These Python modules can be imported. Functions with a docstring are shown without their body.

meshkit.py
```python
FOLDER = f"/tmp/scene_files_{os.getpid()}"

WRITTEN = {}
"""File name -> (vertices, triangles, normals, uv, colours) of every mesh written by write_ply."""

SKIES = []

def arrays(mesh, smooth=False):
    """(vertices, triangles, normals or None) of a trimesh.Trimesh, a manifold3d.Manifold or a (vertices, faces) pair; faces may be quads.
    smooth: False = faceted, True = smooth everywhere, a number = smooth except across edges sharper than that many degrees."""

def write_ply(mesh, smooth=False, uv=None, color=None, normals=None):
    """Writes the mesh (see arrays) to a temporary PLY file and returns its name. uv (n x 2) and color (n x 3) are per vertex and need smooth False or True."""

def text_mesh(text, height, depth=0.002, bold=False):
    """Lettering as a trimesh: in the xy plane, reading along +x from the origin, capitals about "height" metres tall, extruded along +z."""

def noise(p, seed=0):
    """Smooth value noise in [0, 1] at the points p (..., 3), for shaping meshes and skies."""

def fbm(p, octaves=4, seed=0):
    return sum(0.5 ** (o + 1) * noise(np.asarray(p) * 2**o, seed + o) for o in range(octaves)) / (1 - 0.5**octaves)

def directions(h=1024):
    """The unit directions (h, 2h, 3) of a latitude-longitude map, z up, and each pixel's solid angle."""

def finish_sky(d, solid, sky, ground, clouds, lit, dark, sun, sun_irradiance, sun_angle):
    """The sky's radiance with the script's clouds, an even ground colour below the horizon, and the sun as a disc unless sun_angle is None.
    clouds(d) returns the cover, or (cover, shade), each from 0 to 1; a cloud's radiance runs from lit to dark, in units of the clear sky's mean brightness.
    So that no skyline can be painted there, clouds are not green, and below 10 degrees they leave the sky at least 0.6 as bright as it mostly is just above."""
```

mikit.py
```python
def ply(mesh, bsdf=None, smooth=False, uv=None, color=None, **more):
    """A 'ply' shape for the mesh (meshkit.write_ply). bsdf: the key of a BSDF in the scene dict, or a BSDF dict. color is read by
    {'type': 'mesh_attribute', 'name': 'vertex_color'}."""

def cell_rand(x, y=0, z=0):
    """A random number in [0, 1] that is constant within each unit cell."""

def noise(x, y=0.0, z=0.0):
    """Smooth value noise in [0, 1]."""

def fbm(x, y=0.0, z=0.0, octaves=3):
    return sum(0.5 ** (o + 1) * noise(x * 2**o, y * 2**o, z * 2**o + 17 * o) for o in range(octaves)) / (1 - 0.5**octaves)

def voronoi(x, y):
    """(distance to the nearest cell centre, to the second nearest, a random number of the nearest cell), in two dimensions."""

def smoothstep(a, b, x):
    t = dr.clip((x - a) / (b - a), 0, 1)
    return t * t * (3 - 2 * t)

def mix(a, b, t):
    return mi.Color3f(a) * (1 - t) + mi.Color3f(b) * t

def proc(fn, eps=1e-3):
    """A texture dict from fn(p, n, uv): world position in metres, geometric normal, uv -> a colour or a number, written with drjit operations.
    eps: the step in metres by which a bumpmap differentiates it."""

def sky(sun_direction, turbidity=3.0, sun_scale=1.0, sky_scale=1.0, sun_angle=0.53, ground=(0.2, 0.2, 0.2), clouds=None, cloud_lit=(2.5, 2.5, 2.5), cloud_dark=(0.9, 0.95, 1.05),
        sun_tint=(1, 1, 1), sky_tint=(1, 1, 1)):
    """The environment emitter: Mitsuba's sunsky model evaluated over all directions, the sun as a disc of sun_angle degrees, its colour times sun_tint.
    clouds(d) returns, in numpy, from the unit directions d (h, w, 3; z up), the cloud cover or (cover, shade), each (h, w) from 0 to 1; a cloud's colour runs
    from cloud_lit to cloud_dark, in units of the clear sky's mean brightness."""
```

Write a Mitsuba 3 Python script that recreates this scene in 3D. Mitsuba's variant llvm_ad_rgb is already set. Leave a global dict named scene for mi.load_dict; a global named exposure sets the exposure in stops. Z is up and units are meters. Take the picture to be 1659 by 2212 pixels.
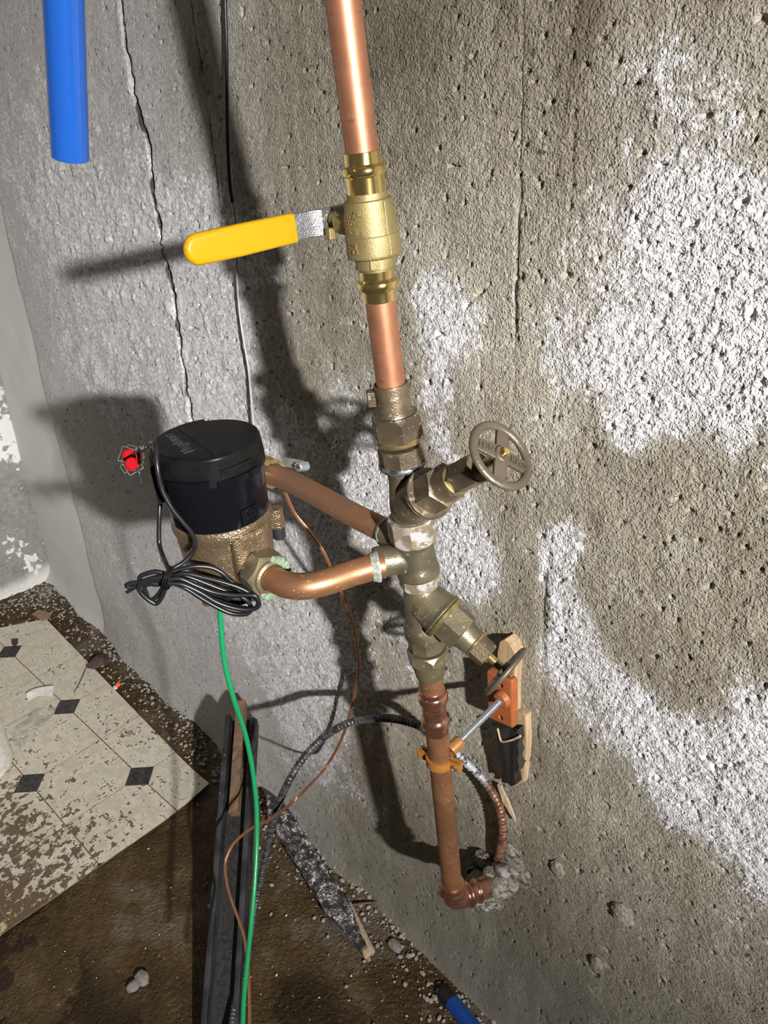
import math, numpy as np, trimesh, manifold3d as m3, drjit as dr, mitsuba as mi, mikit, meshkit
from mikit import proc, noise, fbm, smoothstep, mix, voronoi
from mitsuba import ScalarTransform4f as T

scene, labels = {}, {}
rng = np.random.default_rng(7)
PI = math.pi

# ------------------------------------------------------------------ camera, lights, exposure
exposure = -0.1
EYE = np.array([0.0, 0.0, 1.43])
F = 1700.0                                       # focal length in pixels of a 1659 x 2212 frame
CAM = np.array([[0.66141102, -0.29959811, -0.68758740],     # rows: world x, y, z; columns: right, up, forward
                [0.74481561, 0.37021505, 0.55514910],
                [-0.08823359, 0.87930756, -0.46800966]])
scene['camera'] = {'type': 'perspective', 'fov': math.degrees(2 * math.atan(829.5 / F)), 'fov_axis': 'x', 'near_clip': 0.02, 'far_clip': 50.0,
                   'to_world': T().look_at(origin=EYE.tolist(), target=(EYE + CAM[:, 2]).tolist(), up=CAM[:, 1].tolist())}
LAMP = np.array([1.15, -0.14, 1.615])             # the torch held beside the photographer
LAMP_AIM = np.array([-2.4, 0.40, 0.62])
LAMP_POWER = 21500.0                             # radiance of its lens
BULB = np.array([-0.75, -1.55, 2.12])            # a bare bulb further back in the cellar
BULB_POWER = 26.0

# ------------------------------------------------------------------ helpers
def rgb(*c): return {'type': 'rgb', 'value': list(map(float, c))}
def lin(r, g, b):
    c = np.array([r, g, b]) / 255.0
    return np.where(c <= 0.04045, c / 12.92, ((c + 0.055) / 1.055) ** 2.4)
def ray(px, py): return CAM @ np.array([(px - 829.5) / F, -(py - 1106) / F, 1.0])
def at_y(px, py, y): d = ray(px, py); return EYE + d * y / d[1]
def at_z(px, py, z): d = ray(px, py); return EYE + d * (z - EYE[2]) / d[2]
def at_h(px, py, h):                             # on the upright plane h metres ahead
    d = ray(px, py); n = CAM[:2, 2] / np.linalg.norm(CAM[:2, 2]); return EYE + d * h / (d[:2] @ n)
def depth(P): return float((np.asarray(P) - EYE) @ CAM[:, 2])
def proj(P): c = CAM.T @ (np.asarray(P) - EYE); return 829.5 + F * c[0] / c[2], 1106 - F * c[1] / c[2]
def wall_y(z): return 0.612 + 0.056 * (z - 0.43)
def at_wall(px, py, off=0.0):                    # off: metres out from the wall
    y = 0.62
    for _ in range(8): P = at_y(px, py, y); y = wall_y(P[2]) - off
    return P
def unit(v): v = np.asarray(v, float); return v / np.linalg.norm(v)
def frame(P, d, up=(0, 0, 1)):
    d = unit(d); up = np.asarray(up, float)
    if abs(unit(up) @ d) > 0.99: up = np.array([1.0, 0, 0])
    x = unit(np.cross(up, d)); m = np.eye(4); m[:3, 0], m[:3, 1], m[:3, 2], m[:3, 3] = x, np.cross(d, x), d, P
    return m
def put(mesh, P, d=(0, 0, 1), up=(0, 0, 1)): m = mesh.copy(); m.apply_transform(frame(P, d, up)); return m
def cat(*ms): return trimesh.util.concatenate(list(ms))
def lathe(prof, n=64):
    a = np.linspace(0, 2 * PI, n, endpoint=False); v = np.concatenate([np.c_[r * np.cos(a), r * np.sin(a), np.full(n, z)] for r, z in prof])
    f = []
    for k in range(len(prof) - 1):
        i = np.arange(n); j = (i + 1) % n; b, c = k * n, (k + 1) * n
        f += [np.c_[b + i, b + j, c + j], np.c_[b + i, c + j, c + i]]
    return trimesh.Trimesh(v, np.concatenate(f), process=False)
def rod(r, h, c=0.0, n=48, r0=0.0):              # a capped cylinder along z with small chamfers
    return lathe([(r0, 0), (r - c, 0), (r, c), (r, h - c), (r - c, h), (r0, h)] + ([(r0, 0)] if r0 else []), n)
def spline(pts, n=12):
    p = np.asarray(pts, float); p = np.vstack([2 * p[0] - p[1], p, 2 * p[-1] - p[-2]]); out = []
    for k in range(1, len(p) - 2):
        t = np.linspace(0, 1, n, endpoint=False)[:, None]; a, b, c, d = p[k - 1:k + 3]
        out.append(0.5 * (2 * b + (c - a) * t + (2 * a - 5 * b + 4 * c - d) * t ** 2 + (3 * b - a - 3 * c + d) * t ** 3))
    return np.vstack(out + [p[-2:-1]])
def resample(p, step):
    s = np.r_[0, np.cumsum(np.linalg.norm(np.diff(p, axis=0), axis=1))]; n = max(2, int(s[-1] / step) + 1)
    q = np.linspace(0, s[-1], n); return np.c_[[np.interp(q, s, p[:, k]) for k in range(3)]].T, q
def sweep(path, r, n=20, caps=True, off=None):   # a tube of radius r (number or per point) along a path, by parallel transport
    p = np.asarray(path, float); t = np.gradient(p, axis=0); t /= np.linalg.norm(t, axis=1, keepdims=True)
    u = unit(np.cross(t[0], [0.3, 0.2, 0.93] if abs(t[0][2]) < 0.9 else [1, 0, 0])); us = [u]
    for k in range(1, len(p)): u = unit(u - (u @ t[k]) * t[k]); us.append(u)
    us = np.array(us); w = np.cross(t, us); a = np.linspace(0, 2 * PI, n, endpoint=False); r = np.broadcast_to(np.asarray(r, float), (len(p),))
    if off is not None: p = p + us * (off[0] * np.cos(off[1]))[:, None] + w * (off[0] * np.sin(off[1]))[:, None]
    v = p[:, None] + r[:, None, None] * (np.cos(a)[None, :, None] * us[:, None] + np.sin(a)[None, :, None] * w[:, None])
    v = v.reshape(-1, 3); f = []; i = np.arange(n); j = (i + 1) % n
    for k in range(len(p) - 1): b, c = k * n, (k + 1) * n; f += [np.c_[b + i, b + j, c + j], np.c_[b + i, c + j, c + i]]
    if caps:
        v = np.vstack([v, p[0], p[-1]]); e = (len(p) - 1) * n
        f += [np.c_[j, i, np.full(n, len(v) - 2)], np.c_[e + i, e + j, np.full(n, len(v) - 1)]]
    return trimesh.Trimesh(v, np.concatenate(f), process=False)
def tri(man): m = man.to_mesh(); return trimesh.Trimesh(np.array(m.vert_properties[:, :3], float), np.array(m.tri_verts), process=False)
def solid(mesh):
    m = trimesh.Trimesh(np.round(mesh.vertices, 7), mesh.faces, process=True); m.update_faces(m.nondegenerate_faces(height=0)); f = m.faces
    m.update_faces((f[:, 0] != f[:, 1]) & (f[:, 1] != f[:, 2]) & (f[:, 0] != f[:, 2])); m.remove_unreferenced_vertices()
    return m3.Manifold(m3.Mesh(np.asarray(m.vertices, np.float32), np.asarray(m.faces, np.uint32)))
def mrod(r, h, n=64, r2=None): return m3.Manifold.cylinder(h, r, r if r2 is None else r2, n)
def rev(prof, n=64): return m3.Manifold.revolve(m3.CrossSection([np.array(prof, float)]), n)
def hexnut(af, h, bev=0.0016, n=6, bore=0.0, low=True):       # af: across flats; corners rounded off by a chamfering cone
    R = af / 2 / math.cos(PI / n); R0 = af / 2 * 0.985; hx = m3.Manifold.cylinder(h, R, R, n)
    c = rev([(0, 0), (R0, 0), (R * 1.002, bev * 1.6), (R * 1.002, h - bev * 1.6), (R0, h), (0, h)] if low else [(0, 0), (R * 1.002, 0), (R * 1.002, h - bev * 1.6), (R0, h), (0, h)], 72)
    out = hx ^ c
    return tri(out - mrod(bore, 3 * h).translate((0, 0, -h)) if bore else out)
def rbox(x, y, z, r=0.001):                      # a rounded box centred on the origin
    s = m3.Manifold.sphere(r, 12); hx, hy, hz = x / 2 - r, y / 2 - r, z / 2 - r
    return m3.Manifold.batch_hull([s.translate((i * hx, j * hy, k * hz)) for i in (-1, 1) for j in (-1, 1) for k in (-1, 1)])
def hullpts(P, r=0.001): return m3.Manifold.batch_hull([m3.Manifold.sphere(r, 10).translate(tuple(map(float, p))) for p in P])
def lump(P, s, seed, sub=3, amp=0.35, k=2.0):    # an irregular stone or crust
    m = trimesh.creation.icosphere(subdivisions=sub); v = m.vertices
    v = v * (1 - amp / 2 + amp * meshkit.fbm(v * k + seed * 7.3, 3, seed)[:, None]); m.vertices = v * np.asarray(s) + P; return m
def add(key, mesh, mat, smooth=35, **k):
    base, n = key, 0
    while key in scene: n += 1; key = f'{base}_{n:03d}'
    scene[key] = mikit.ply(mesh, mat, smooth, **k); return key
def tag(key, label, cat=None, group=None, kind=None):
    labels[key] = {a: b for a, b in (('label', label), ('category', cat), ('group', group), ('kind', kind)) if b}
def new(name):
    n, key = 0, name
    while key in labels or key in scene: n += 1; key = f'{name}_{n:03d}'
    return key
def part_label(key, label): labels[key] = {'label': label}

# ------------------------------------------------------------------ materials
def principled(color, rough=0.5, metal=0.0, spec=0.5, **k):
    d = {'type': 'principled', 'base_color': color if isinstance(color, dict) else rgb(*color), 'roughness': rough, 'metallic': metal, 'specular': spec}; d.update(k); return d
def two(b): return {'type': 'twosided', 'bsdf': b}
def bump(b, fn, scale, eps=4e-4): return {'type': 'bumpmap', 'texture': proc(fn, eps), 'scale': scale, 'bsdf': b}
def mottled(c1, c2, f, lo=0.35, hi=0.65, c3=None, f3=60.0, t3=0.62):
    c1, c2 = [tuple(map(float, c)) for c in (c1, c2)]; c3 = None if c3 is None else tuple(map(float, c3))
    def fn(p, n, uv):
        c = mix(c1, c2, smoothstep(lo, hi, fbm(p.x * f, p.y * f, p.z * f)))
        return c if c3 is None else mix(c, c3, smoothstep(t3, t3 + 0.08, fbm(p.x * f3 + 9, p.y * f3, p.z * f3)))
    return proc(fn)
def mat(key, b, two_sided=False): scene[key] = two(b) if two_sided else b
grain_fn = lambda p, n, uv: fbm(p.x * 1400, p.y * 1400, p.z * 1400, octaves=2)
cast_fn = lambda p, n, uv: fbm(p.x * 700, p.y * 700, p.z * 700, octaves=2)

mat('copper_clean', principled(mottled((0.36, 0.160, 0.088), (0.31, 0.134, 0.072), 45, c3=(0.25, 0.115, 0.068), f3=160, t3=0.70), 0.46, 0.72))
mat('copper_brown', principled(mottled((0.29, 0.135, 0.062), (0.21, 0.105, 0.052), 40, c3=(0.45, 0.34, 0.26), f3=420, t3=0.70), 0.40, 0.65))
mat('copper_dull', principled(mottled((0.25, 0.115, 0.055), (0.20, 0.115, 0.075), 30, 0.3, 0.7, c3=(0.20, 0.165, 0.14), f3=60, t3=0.68), 0.48, 0.55))
mat('copper_new', principled(mottled((0.74, 0.38, 0.26), (0.62, 0.30, 0.19), 80), 0.17, 0.95))
mat('copper_wire', principled((0.62, 0.30, 0.16), 0.30, 0.85))
mat('brass_shiny', principled((0.78, 0.58, 0.22), 0.14, 0.97))
mat('brass_cast', bump(principled(mottled((0.27, 0.210, 0.092), (0.235, 0.182, 0.080), 60), 0.55, 0.72), grain_fn, 0.00030))
mat('bronze_old', bump(principled(mottled((0.145, 0.110, 0.068), (0.078, 0.060, 0.038), 42, 0.3, 0.7, c3=(0.24, 0.205, 0.16), f3=200, t3=0.66), 0.42, 0.60), cast_fn, 0.00035))
mat('bronze_green', bump(principled(mottled((0.160, 0.134, 0.078), (0.098, 0.087, 0.053), 42, 0.28, 0.72, c3=(0.25, 0.245, 0.18), f3=200, t3=0.70), 0.42, 0.60), cast_fn, 0.00025))
mat('bronze_white', bump(principled(mottled((0.20, 0.165, 0.115), (0.36, 0.34, 0.32), 90, 0.42, 0.62, c3=(0.17, 0.13, 0.085), f3=110, t3=0.53), 0.45, 0.35), cast_fn, 0.0005))
mat('bronze_wheel', bump(principled(mottled((0.125, 0.100, 0.070), (0.105, 0.085, 0.058), 70), 0.42, 0.55), cast_fn, 0.00025))
mat('bronze_meter', bump(principled(mottled((0.27, 0.190, 0.115), (0.22, 0.155, 0.092), 60), 0.27, 0.80), cast_fn, 0.0010))
mat('brass_worn', principled(mottled((0.50, 0.38, 0.16), (0.38, 0.30, 0.15), 120), 0.27, 0.88))
mat('patina', bump(principled(mottled((0.085, 0.125, 0.075), (0.15, 0.17, 0.12), 260, 0.35, 0.65, c3=(0.12, 0.25, 0.16), f3=300, t3=0.6), 0.75), cast_fn, 0.0012))
mat('solder', bump(principled(mottled((0.16, 0.17, 0.14), (0.27, 0.28, 0.25), 220), 0.55), cast_fn, 0.0008))
mat('chrome', bump(principled((0.42, 0.43, 0.45), 0.25, 0.95), grain_fn, 0.0004))
mat('zinc', principled((0.58, 0.62, 0.66), 0.30, 0.85))
mat('steel_dark', bump(principled(mottled((0.05, 0.05, 0.055), (0.16, 0.16, 0.17), 200), 0.35, 0.6), cast_fn, 0.0004))
mat('yellow_vinyl', principled((0.30, 0.165, 0.003), 0.25, 0.0, 0.4))
mat('black_gloss', principled((0.003, 0.0032, 0.0045), 0.12, 0.0, 0.28))
mat('black_satin', principled(mottled((0.004, 0.004, 0.0045), (0.007, 0.0065, 0.006), 70, c3=(0.10, 0.095, 0.09), f3=1100, t3=0.84), 0.30, 0.0, 0.06))
mat('black_cable', principled((0.007, 0.007, 0.008), 0.34, 0.0, 0.35))
mat('black_plastic', principled((0.012, 0.012, 0.013), 0.4))
mat('blue_plastic', principled((0.007, 0.048, 0.215), 0.16, 0.0, 0.8))
mat('black_rubber', principled((0.008, 0.007, 0.006), 0.6))
mat('green_plastic', principled((0.008, 0.17, 0.062), 0.25, 0.0, 0.5))
mat('orange_paint', bump(principled(mottled((0.29, 0.085, 0.028), (0.26, 0.076, 0.025), 60), 0.45), cast_fn, 0.0002))
mat('orange_clamp', bump(principled(mottled((0.25, 0.105, 0.021), (0.22, 0.092, 0.018), 60), 0.40), cast_fn, 0.0002))
mat('grey_wire', principled((0.42, 0.42, 0.42), 0.40, 0.2))
mat('black_wire', principled((0.02, 0.02, 0.022), 0.4, 0.2))
mat('red_plastic', principled((0.22, 0.004, 0.007), 0.15))
mat('clear_plastic', {'type': 'dielectric', 'int_ior': 1.45, 'ext_ior': 1.0, 'specular_transmittance': rgb(0.95, 0.93, 0.93)})
mat('letters_white', principled((0.7, 0.7, 0.7), 0.6))
mat('plate_dark', principled(mottled((0.10, 0.075, 0.03), (0.22, 0.16, 0.07), 160), 0.35, 0.6))
mat('water', {'type': 'dielectric', 'int_ior': 1.33, 'ext_ior': 1.0})
mat('film', {'type': 'blendbsdf', 'weight': 0.06, 'a': {'type': 'thindielectric', 'int_ior': 1.5}, 'b': two({'type': 'diffuse', 'reflectance': rgb(0.55, 0.55, 0.54)})})
def conduit_fn(p, n, uv):
    m = fbm(p.x * 120, p.y * 120, p.z * 120); here = smoothstep(-0.62, -0.60, p.x)
    rust = smoothstep(0.565, 0.525, p.z + (m - 0.5) * 0.05) * here
    white = smoothstep(0.53, 0.57, p.z) * here * smoothstep(0.40, 0.52, m)
    c = mix((0.10, 0.098, 0.095), (0.035, 0.035, 0.036), smoothstep(0.35, 0.65, m))
    return mix(mix(c, (0.46, 0.47, 0.50), white), mix((0.13, 0.055, 0.028), (0.24, 0.14, 0.09), smoothstep(0.4, 0.6, m)), rust)
mat('conduit', bump(principled(proc(conduit_fn), 0.40, 0.45), cast_fn, 0.0006))

# wood
def wood_fn(c1, c2, ax):
    def fn(p, n, uv):
        a, b, c = (p.x, p.y, p.z) if ax == 2 else (p.z, p.y, p.x) if ax == 0 else (p.x, p.z, p.y)
        return mix(c1, c2, smoothstep(0.3, 0.7, fbm(a * 260, b * 260, c * 14)))
    return proc(fn)
mat('wood_raw', principled(wood_fn((0.30, 0.20, 0.11), (0.40, 0.29, 0.17), 2), 0.8))
mat('wood_splinter_tan', principled(wood_fn((0.34, 0.24, 0.15), (0.46, 0.35, 0.24), 2), 0.85))
mat('wood_black', principled(wood_fn((0.010, 0.009, 0.009), (0.026, 0.024, 0.022), 2), 0.5))
mat('wood_black_long', principled(mottled((0.010, 0.010, 0.011), (0.030, 0.030, 0.033), 25, c3=(0.10, 0.08, 0.06), f3=120, t3=0.74), 0.5))
def lath_fn(p, n, uv):
    m, g = fbm(p.x * 90, p.y * 90, p.z * 90), noise(p.x * 420, p.y * 420, p.z * 420)
    c = mix((0.02, 0.018, 0.016), (0.09, 0.08, 0.075), smoothstep(0.35, 0.6, m))
    up = smoothstep(0.2, 0.7, n.z)
    return mix(c, (0.55, 0.53, 0.52), smoothstep(0.60, 0.74, 0.55 * m + 0.45 * g + 0.06) * (0.25 + 0.75 * up))
mat('lath_salted', principled(proc(lath_fn), 0.75))
mat('wood_brown', principled(wood_fn((0.08, 0.045, 0.025), (0.15, 0.09, 0.05), 1), 0.8))
mat('cardboard', principled(mottled((0.22, 0.15, 0.09), (0.26, 0.18, 0.11), 60), 0.9))
mat('dark_leaf', principled(mottled((0.035, 0.02, 0.015), (0.06, 0.035, 0.03), 90), 0.6), True)
mat('white_shard', principled(mottled((0.62, 0.60, 0.56), (0.52, 0.50, 0.46), 90), 0.5))
mat('stone_grey', principled(mottled((0.16, 0.15, 0.13), (0.22, 0.21, 0.19), 150), 0.9))
mat('grit', principled((0.30, 0.27, 0.23), 0.8))
mat('grit_white', principled((0.55, 0.53, 0.50), 0.7))
mat('orange_bit', principled((0.75, 0.10, 0.01), 0.5))

# concrete: efflorescence and damp, in wall metres (x, z)
WHITE = [(-.362, 1.321, .097, .055, .9), (-.384, 1.425, .07, .04, .5), (-.384, 1.212, .124, .055, 1), (-.307, 1.254, .051, .056, .8), (-.315, 1.168, .072, .05, .9), (-.422, 1.141, .047, .047, .8),
         (-.418, 1.093, .038, .025, .7), (-.46, .959, .028, .035, .8), (-.464, .889, .026, .075, 1.1), (-.466, .816, .023, .06, 1), (-.389, .789, .054, .038, .8), (-.33, .751, .06, .051, 1), (-.27, .717, .059, .056, 1),
         (-.201, .675, .035, .067, .95), (-.236, .831, .039, .06, .8), (-.669, 1.165, .055, .073, .85), (-.645, .924, .051, .103, .85), (-.624, .841, .034, .058, .6), (-.684, 1.218, .047, .022, .6),
         (-1.408, 1.2, .331, .109, .8), (-1.296, 1.064, .16, .205, .85), (-1.798, 1.338, .4, .227, .7), (-1.711, .938, .385, .139, .65), (-1.181, 1.188, .091, .114, .65), (-.993, .548, .167, .177, .85),
         (-.836, .957, .075, .12, .95), (-1.028, .774, .13, .13, .85), (-1.113, .923, .123, .07, .8), (-1.095, .263, .091, .139, .7), (-.932, .229, .093, .066, .4), (-.73, .70, .05, .10, .75),
         (-1.877, .329, .14, .124, .5), (-1.285, .448, .15, .19, .6), (-1.095, 1.507, .03, .038, .3)]
DAMP = [(-.68, 1.42, .20, .13, .55), (-.95, 1.46, .14, .08, .3), (-.50, 1.38, .07, .12, .35), (-1.139, 1.489, .03, .04, 1.0), (-.488, 1.465, .015, .053, .8), (-.711, 1.489, .108, .059, .5), (-.542, 1.003, .049, .036, .3), (-.615, .786, .043, .045, .45), (-.635, .203, .285, .175, .5), (-.551, .844, .03, .083, .3),
        (-.449, .858, .016, .051, .6), (-.412, .843, .036, .05, .35), (-.398, 1.063, .063, .03, .25), (-2.294, .069, .344, .138, .5), (-.952, 1.371, .086, .056, .2), (-.48, .62, .045, .063, .3), (-.448, .329, .121, .115, .35), (-2.443, .217, .052, .133, .5)]
CRACK = np.array([(-1.369, 1.75), (-1.369, 1.632), (-1.365, 1.595), (-1.37, 1.533), (-1.37, 1.474), (-1.362, 1.426), (-1.35, 1.405), (-1.365, 1.311), (-1.362, 1.251), (-1.361, 1.22), (-1.348, 1.14), (-1.348, 1.09), (-1.35, 1.012), (-1.352, .939), (-1.351, .882), (-1.352, .60)])
SEAMS = [(-.5525, 1.17, 1.34, .0022), (-.553, 1.10, 1.50, .0009), (-.491, 1.25, 1.42, .0010), (-.601, 1.10, 1.16, .0013), (-.494, .60, .96, .0022), (-1.139, 1.28, 1.62, .0018), (-1.03, 1.17, 1.36, .001)]
def blobs(L, x, z, ex, off=0.0):
    s = 0.0
    for a, b, rx, rz, w in L: s = s + w * ex(-(((x - a) / (rx * 1.1)) ** 2 + ((z - b) / (rz * 1.1)) ** 2))
    return s

def wall_fn(p, n, uv):
    x, z = p.x, p.z
    w1 = noise(x * 14, z * 14) - 0.5; w2 = noise(x * 14 + 40, z * 14) - 0.5
    xw, zw = x + w1 * 0.05, z + w2 * 0.05
    W = blobs(WHITE, xw, zw, dr.exp); D = blobs(DAMP, xw, zw, dr.exp)
    mid = fbm(x * 30, z * 30, 3.0); grain = fbm(x * 230, z * 230, 5.0); streak = fbm(x * 60, z * 5, 9.0); big = fbm(x * 4.5 + 3, z * 3.2, 1.0)
    tan = mix((0.200, 0.175, 0.130), (0.350, 0.325, 0.265), smoothstep(0.25, 0.75, 0.45 * big + 0.30 * streak + 0.25 * mid))
    tan = mix(tan, (0.42, 0.415, 0.415), smoothstep(-0.85, -1.4, x) * 0.75)
    tan = tan * (0.72 + 0.56 * grain)
    fine = noise(x * 520, z * 520, 2.0)
    wm = smoothstep(0.42, 0.80, W + (mid - 0.5) * 0.9 + (grain - 0.5) * 0.7)
    tan = mix(tan, (0.42, 0.405, 0.385), smoothstep(0.05, 0.9, W) * 0.55)
    white = mix((0.44, 0.425, 0.415), (0.62, 0.615, 0.625), smoothstep(0.3, 0.65, grain)) * (0.85 + 0.3 * fine)
    c = mix(tan, white, wm * 0.88)
    c = mix(c, c * mi.Color3f(0.46, 0.43, 0.37), dr.clip(D * (0.7 + 0.6 * mid), 0, 1) * 0.85)
    low = smoothstep(0.62, 0.10, z - (x + 0.5) * 0.32) * smoothstep(-1.35, -0.85, x)         # the damp foot of the wall
    c = mix(c, mix((0.125, 0.116, 0.092), (0.21, 0.197, 0.160), streak * 0.6 + mid * 0.4), low * 0.75 * (1 - wm * 0.7))
    band = smoothstep(-2.19, -2.235, x + (z - 1.0) * 0.02 + (mid - 0.5) * 0.02)
    c = mix(c, (0.52, 0.51, 0.49), band * 0.85)
    cl = CRACK.tolist(); cxx = mi.Float(cl[0][0])
    for (xa, za), (xb, zb) in zip(cl[:-1], cl[1:]): cxx = dr.select((z <= za) & (z > zb), xa + (xb - xa) * (za - z) / (za - zb), cxx)
    cw = 0.0062 * (0.4 + 1.2 * noise(z * 16, 7.0, 0.0)) + 1e-5
    c = c * (1 - 0.88 * smoothstep(0.80, 1.0, z) * smoothstep(cw * 1.25, cw * 0.5, dr.abs(x - cxx - 0.012 * (noise(x * 30, z * 34, 3.0) - 0.5))))
    pit = voronoi(x * 62 + mid * 1.2, z * 62 + grain)
    c = c * (1 - 0.75 * smoothstep(0.20, 0.06, pit[0]) * dr.select(pit[2] > 0.86, 1.0, 0.0) * smoothstep(-2.1, -2.0, x))
    for sx, z0, z1, wd in SEAMS:
        c = c * (1 - 0.85 * smoothstep(wd, wd * 0.45, dr.abs(x - sx + (mid - 0.5) * 0.006)) * smoothstep(z0, z0 + 0.05, z) * smoothstep(z1, z1 - 0.06, z) * smoothstep(0.38, 0.56, noise(x * 40, z * 9, 21.0) * 0.6 + 0.4 * mid))
    return c
def wall_bump(p, n, uv):
    return 0.5 * noise(p.x * 950, p.z * 950, 2.0) + 0.7 * noise(p.x * 480, p.z * 480, 4.0)
mat('concrete_wall', bump({'type': 'principled', 'base_color': proc(wall_fn), 'roughness': 0.75, 'specular': 0.35}, wall_bump, 0.0016, 3e-4), True)

def left_fn(p, n, uv):
    y, z = p.y, p.z; m = fbm(y * 7, z * 5, 2.0); g = fbm(y * 60, z * 60, 6.0)
    c = mix((0.60, 0.58, 0.54), (0.74, 0.725, 0.69), smoothstep(0.3, 0.7, m))
    peel = smoothstep(0.50, 0.56, 0.7 * fbm(y * 9 + 5, z * 7, 7.0) + 0.3 * g + 0.10 * smoothstep(0.75, 0.45, z) - 0.03) * smoothstep(0.95, 0.72, z) * smoothstep(0.04, 0.10, z + (m - 0.5) * 0.1)
    return mix(c, mix((0.13, 0.12, 0.10), (0.25, 0.24, 0.215), g), peel * 0.9)
mat('paint_peeling', bump(principled(proc(left_fn), 0.7, 0, 0.3), lambda p, n, uv: fbm(p.y * 160, p.z * 160, 3.0), 0.004, 1e-3), True)

def floor_fn(p, n, uv):
    x, y = p.x, p.y; m = fbm(x * 6, y * 6, 2.0); g = fbm(x * 110, y * 110, 3.0); k = fbm(x * 28, y * 28, 8.0)
    c = mix((0.048, 0.029, 0.011), (0.090, 0.059, 0.026), smoothstep(0.3, 0.7, m * 0.6 + k * 0.4))
    c = mix(c, (0.115, 0.098, 0.078), smoothstep(0.52, 0.72, 0.5 * k + 0.5 * m + 0.10 * smoothstep(0.40, 0.58, y)) * 0.6)
    wet = smoothstep(0.52, 0.55, fbm(x * 5 + 11, y * 5 + 4, 1.0) * 0.75 + k * 0.25) * smoothstep(0.0, 0.07, smoothstep(-1.05, -0.80, x) * 0.30 + 0.14 - y)
    c = mix(c, (0.020, 0.0125, 0.006), wet * 0.85)
    sp = noise(x * 520, y * 520, 4.0) * 0.5 + 0.5 * noise(x * 260, y * 260, 9.0)
    c = mix(c, (0.36, 0.33, 0.29), smoothstep(0.83, 0.90, sp + 0.12 * smoothstep(0.44, 0.58, y)) * 0.7)
    return c * (0.75 + 0.5 * g)
def floor_bump(p, n, uv): return fbm(p.x * 200, p.y * 200, 3.0, octaves=3)
mat('concrete_floor', bump({'type': 'principled', 'base_color': proc(floor_fn), 'roughness': 0.6, 'specular': 0.2}, floor_bump, 0.004, 6e-4), True)
mat('cellar_paint', {'type': 'diffuse', 'reflectance': rgb(0.34, 0.32, 0.29)}, True)

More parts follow.
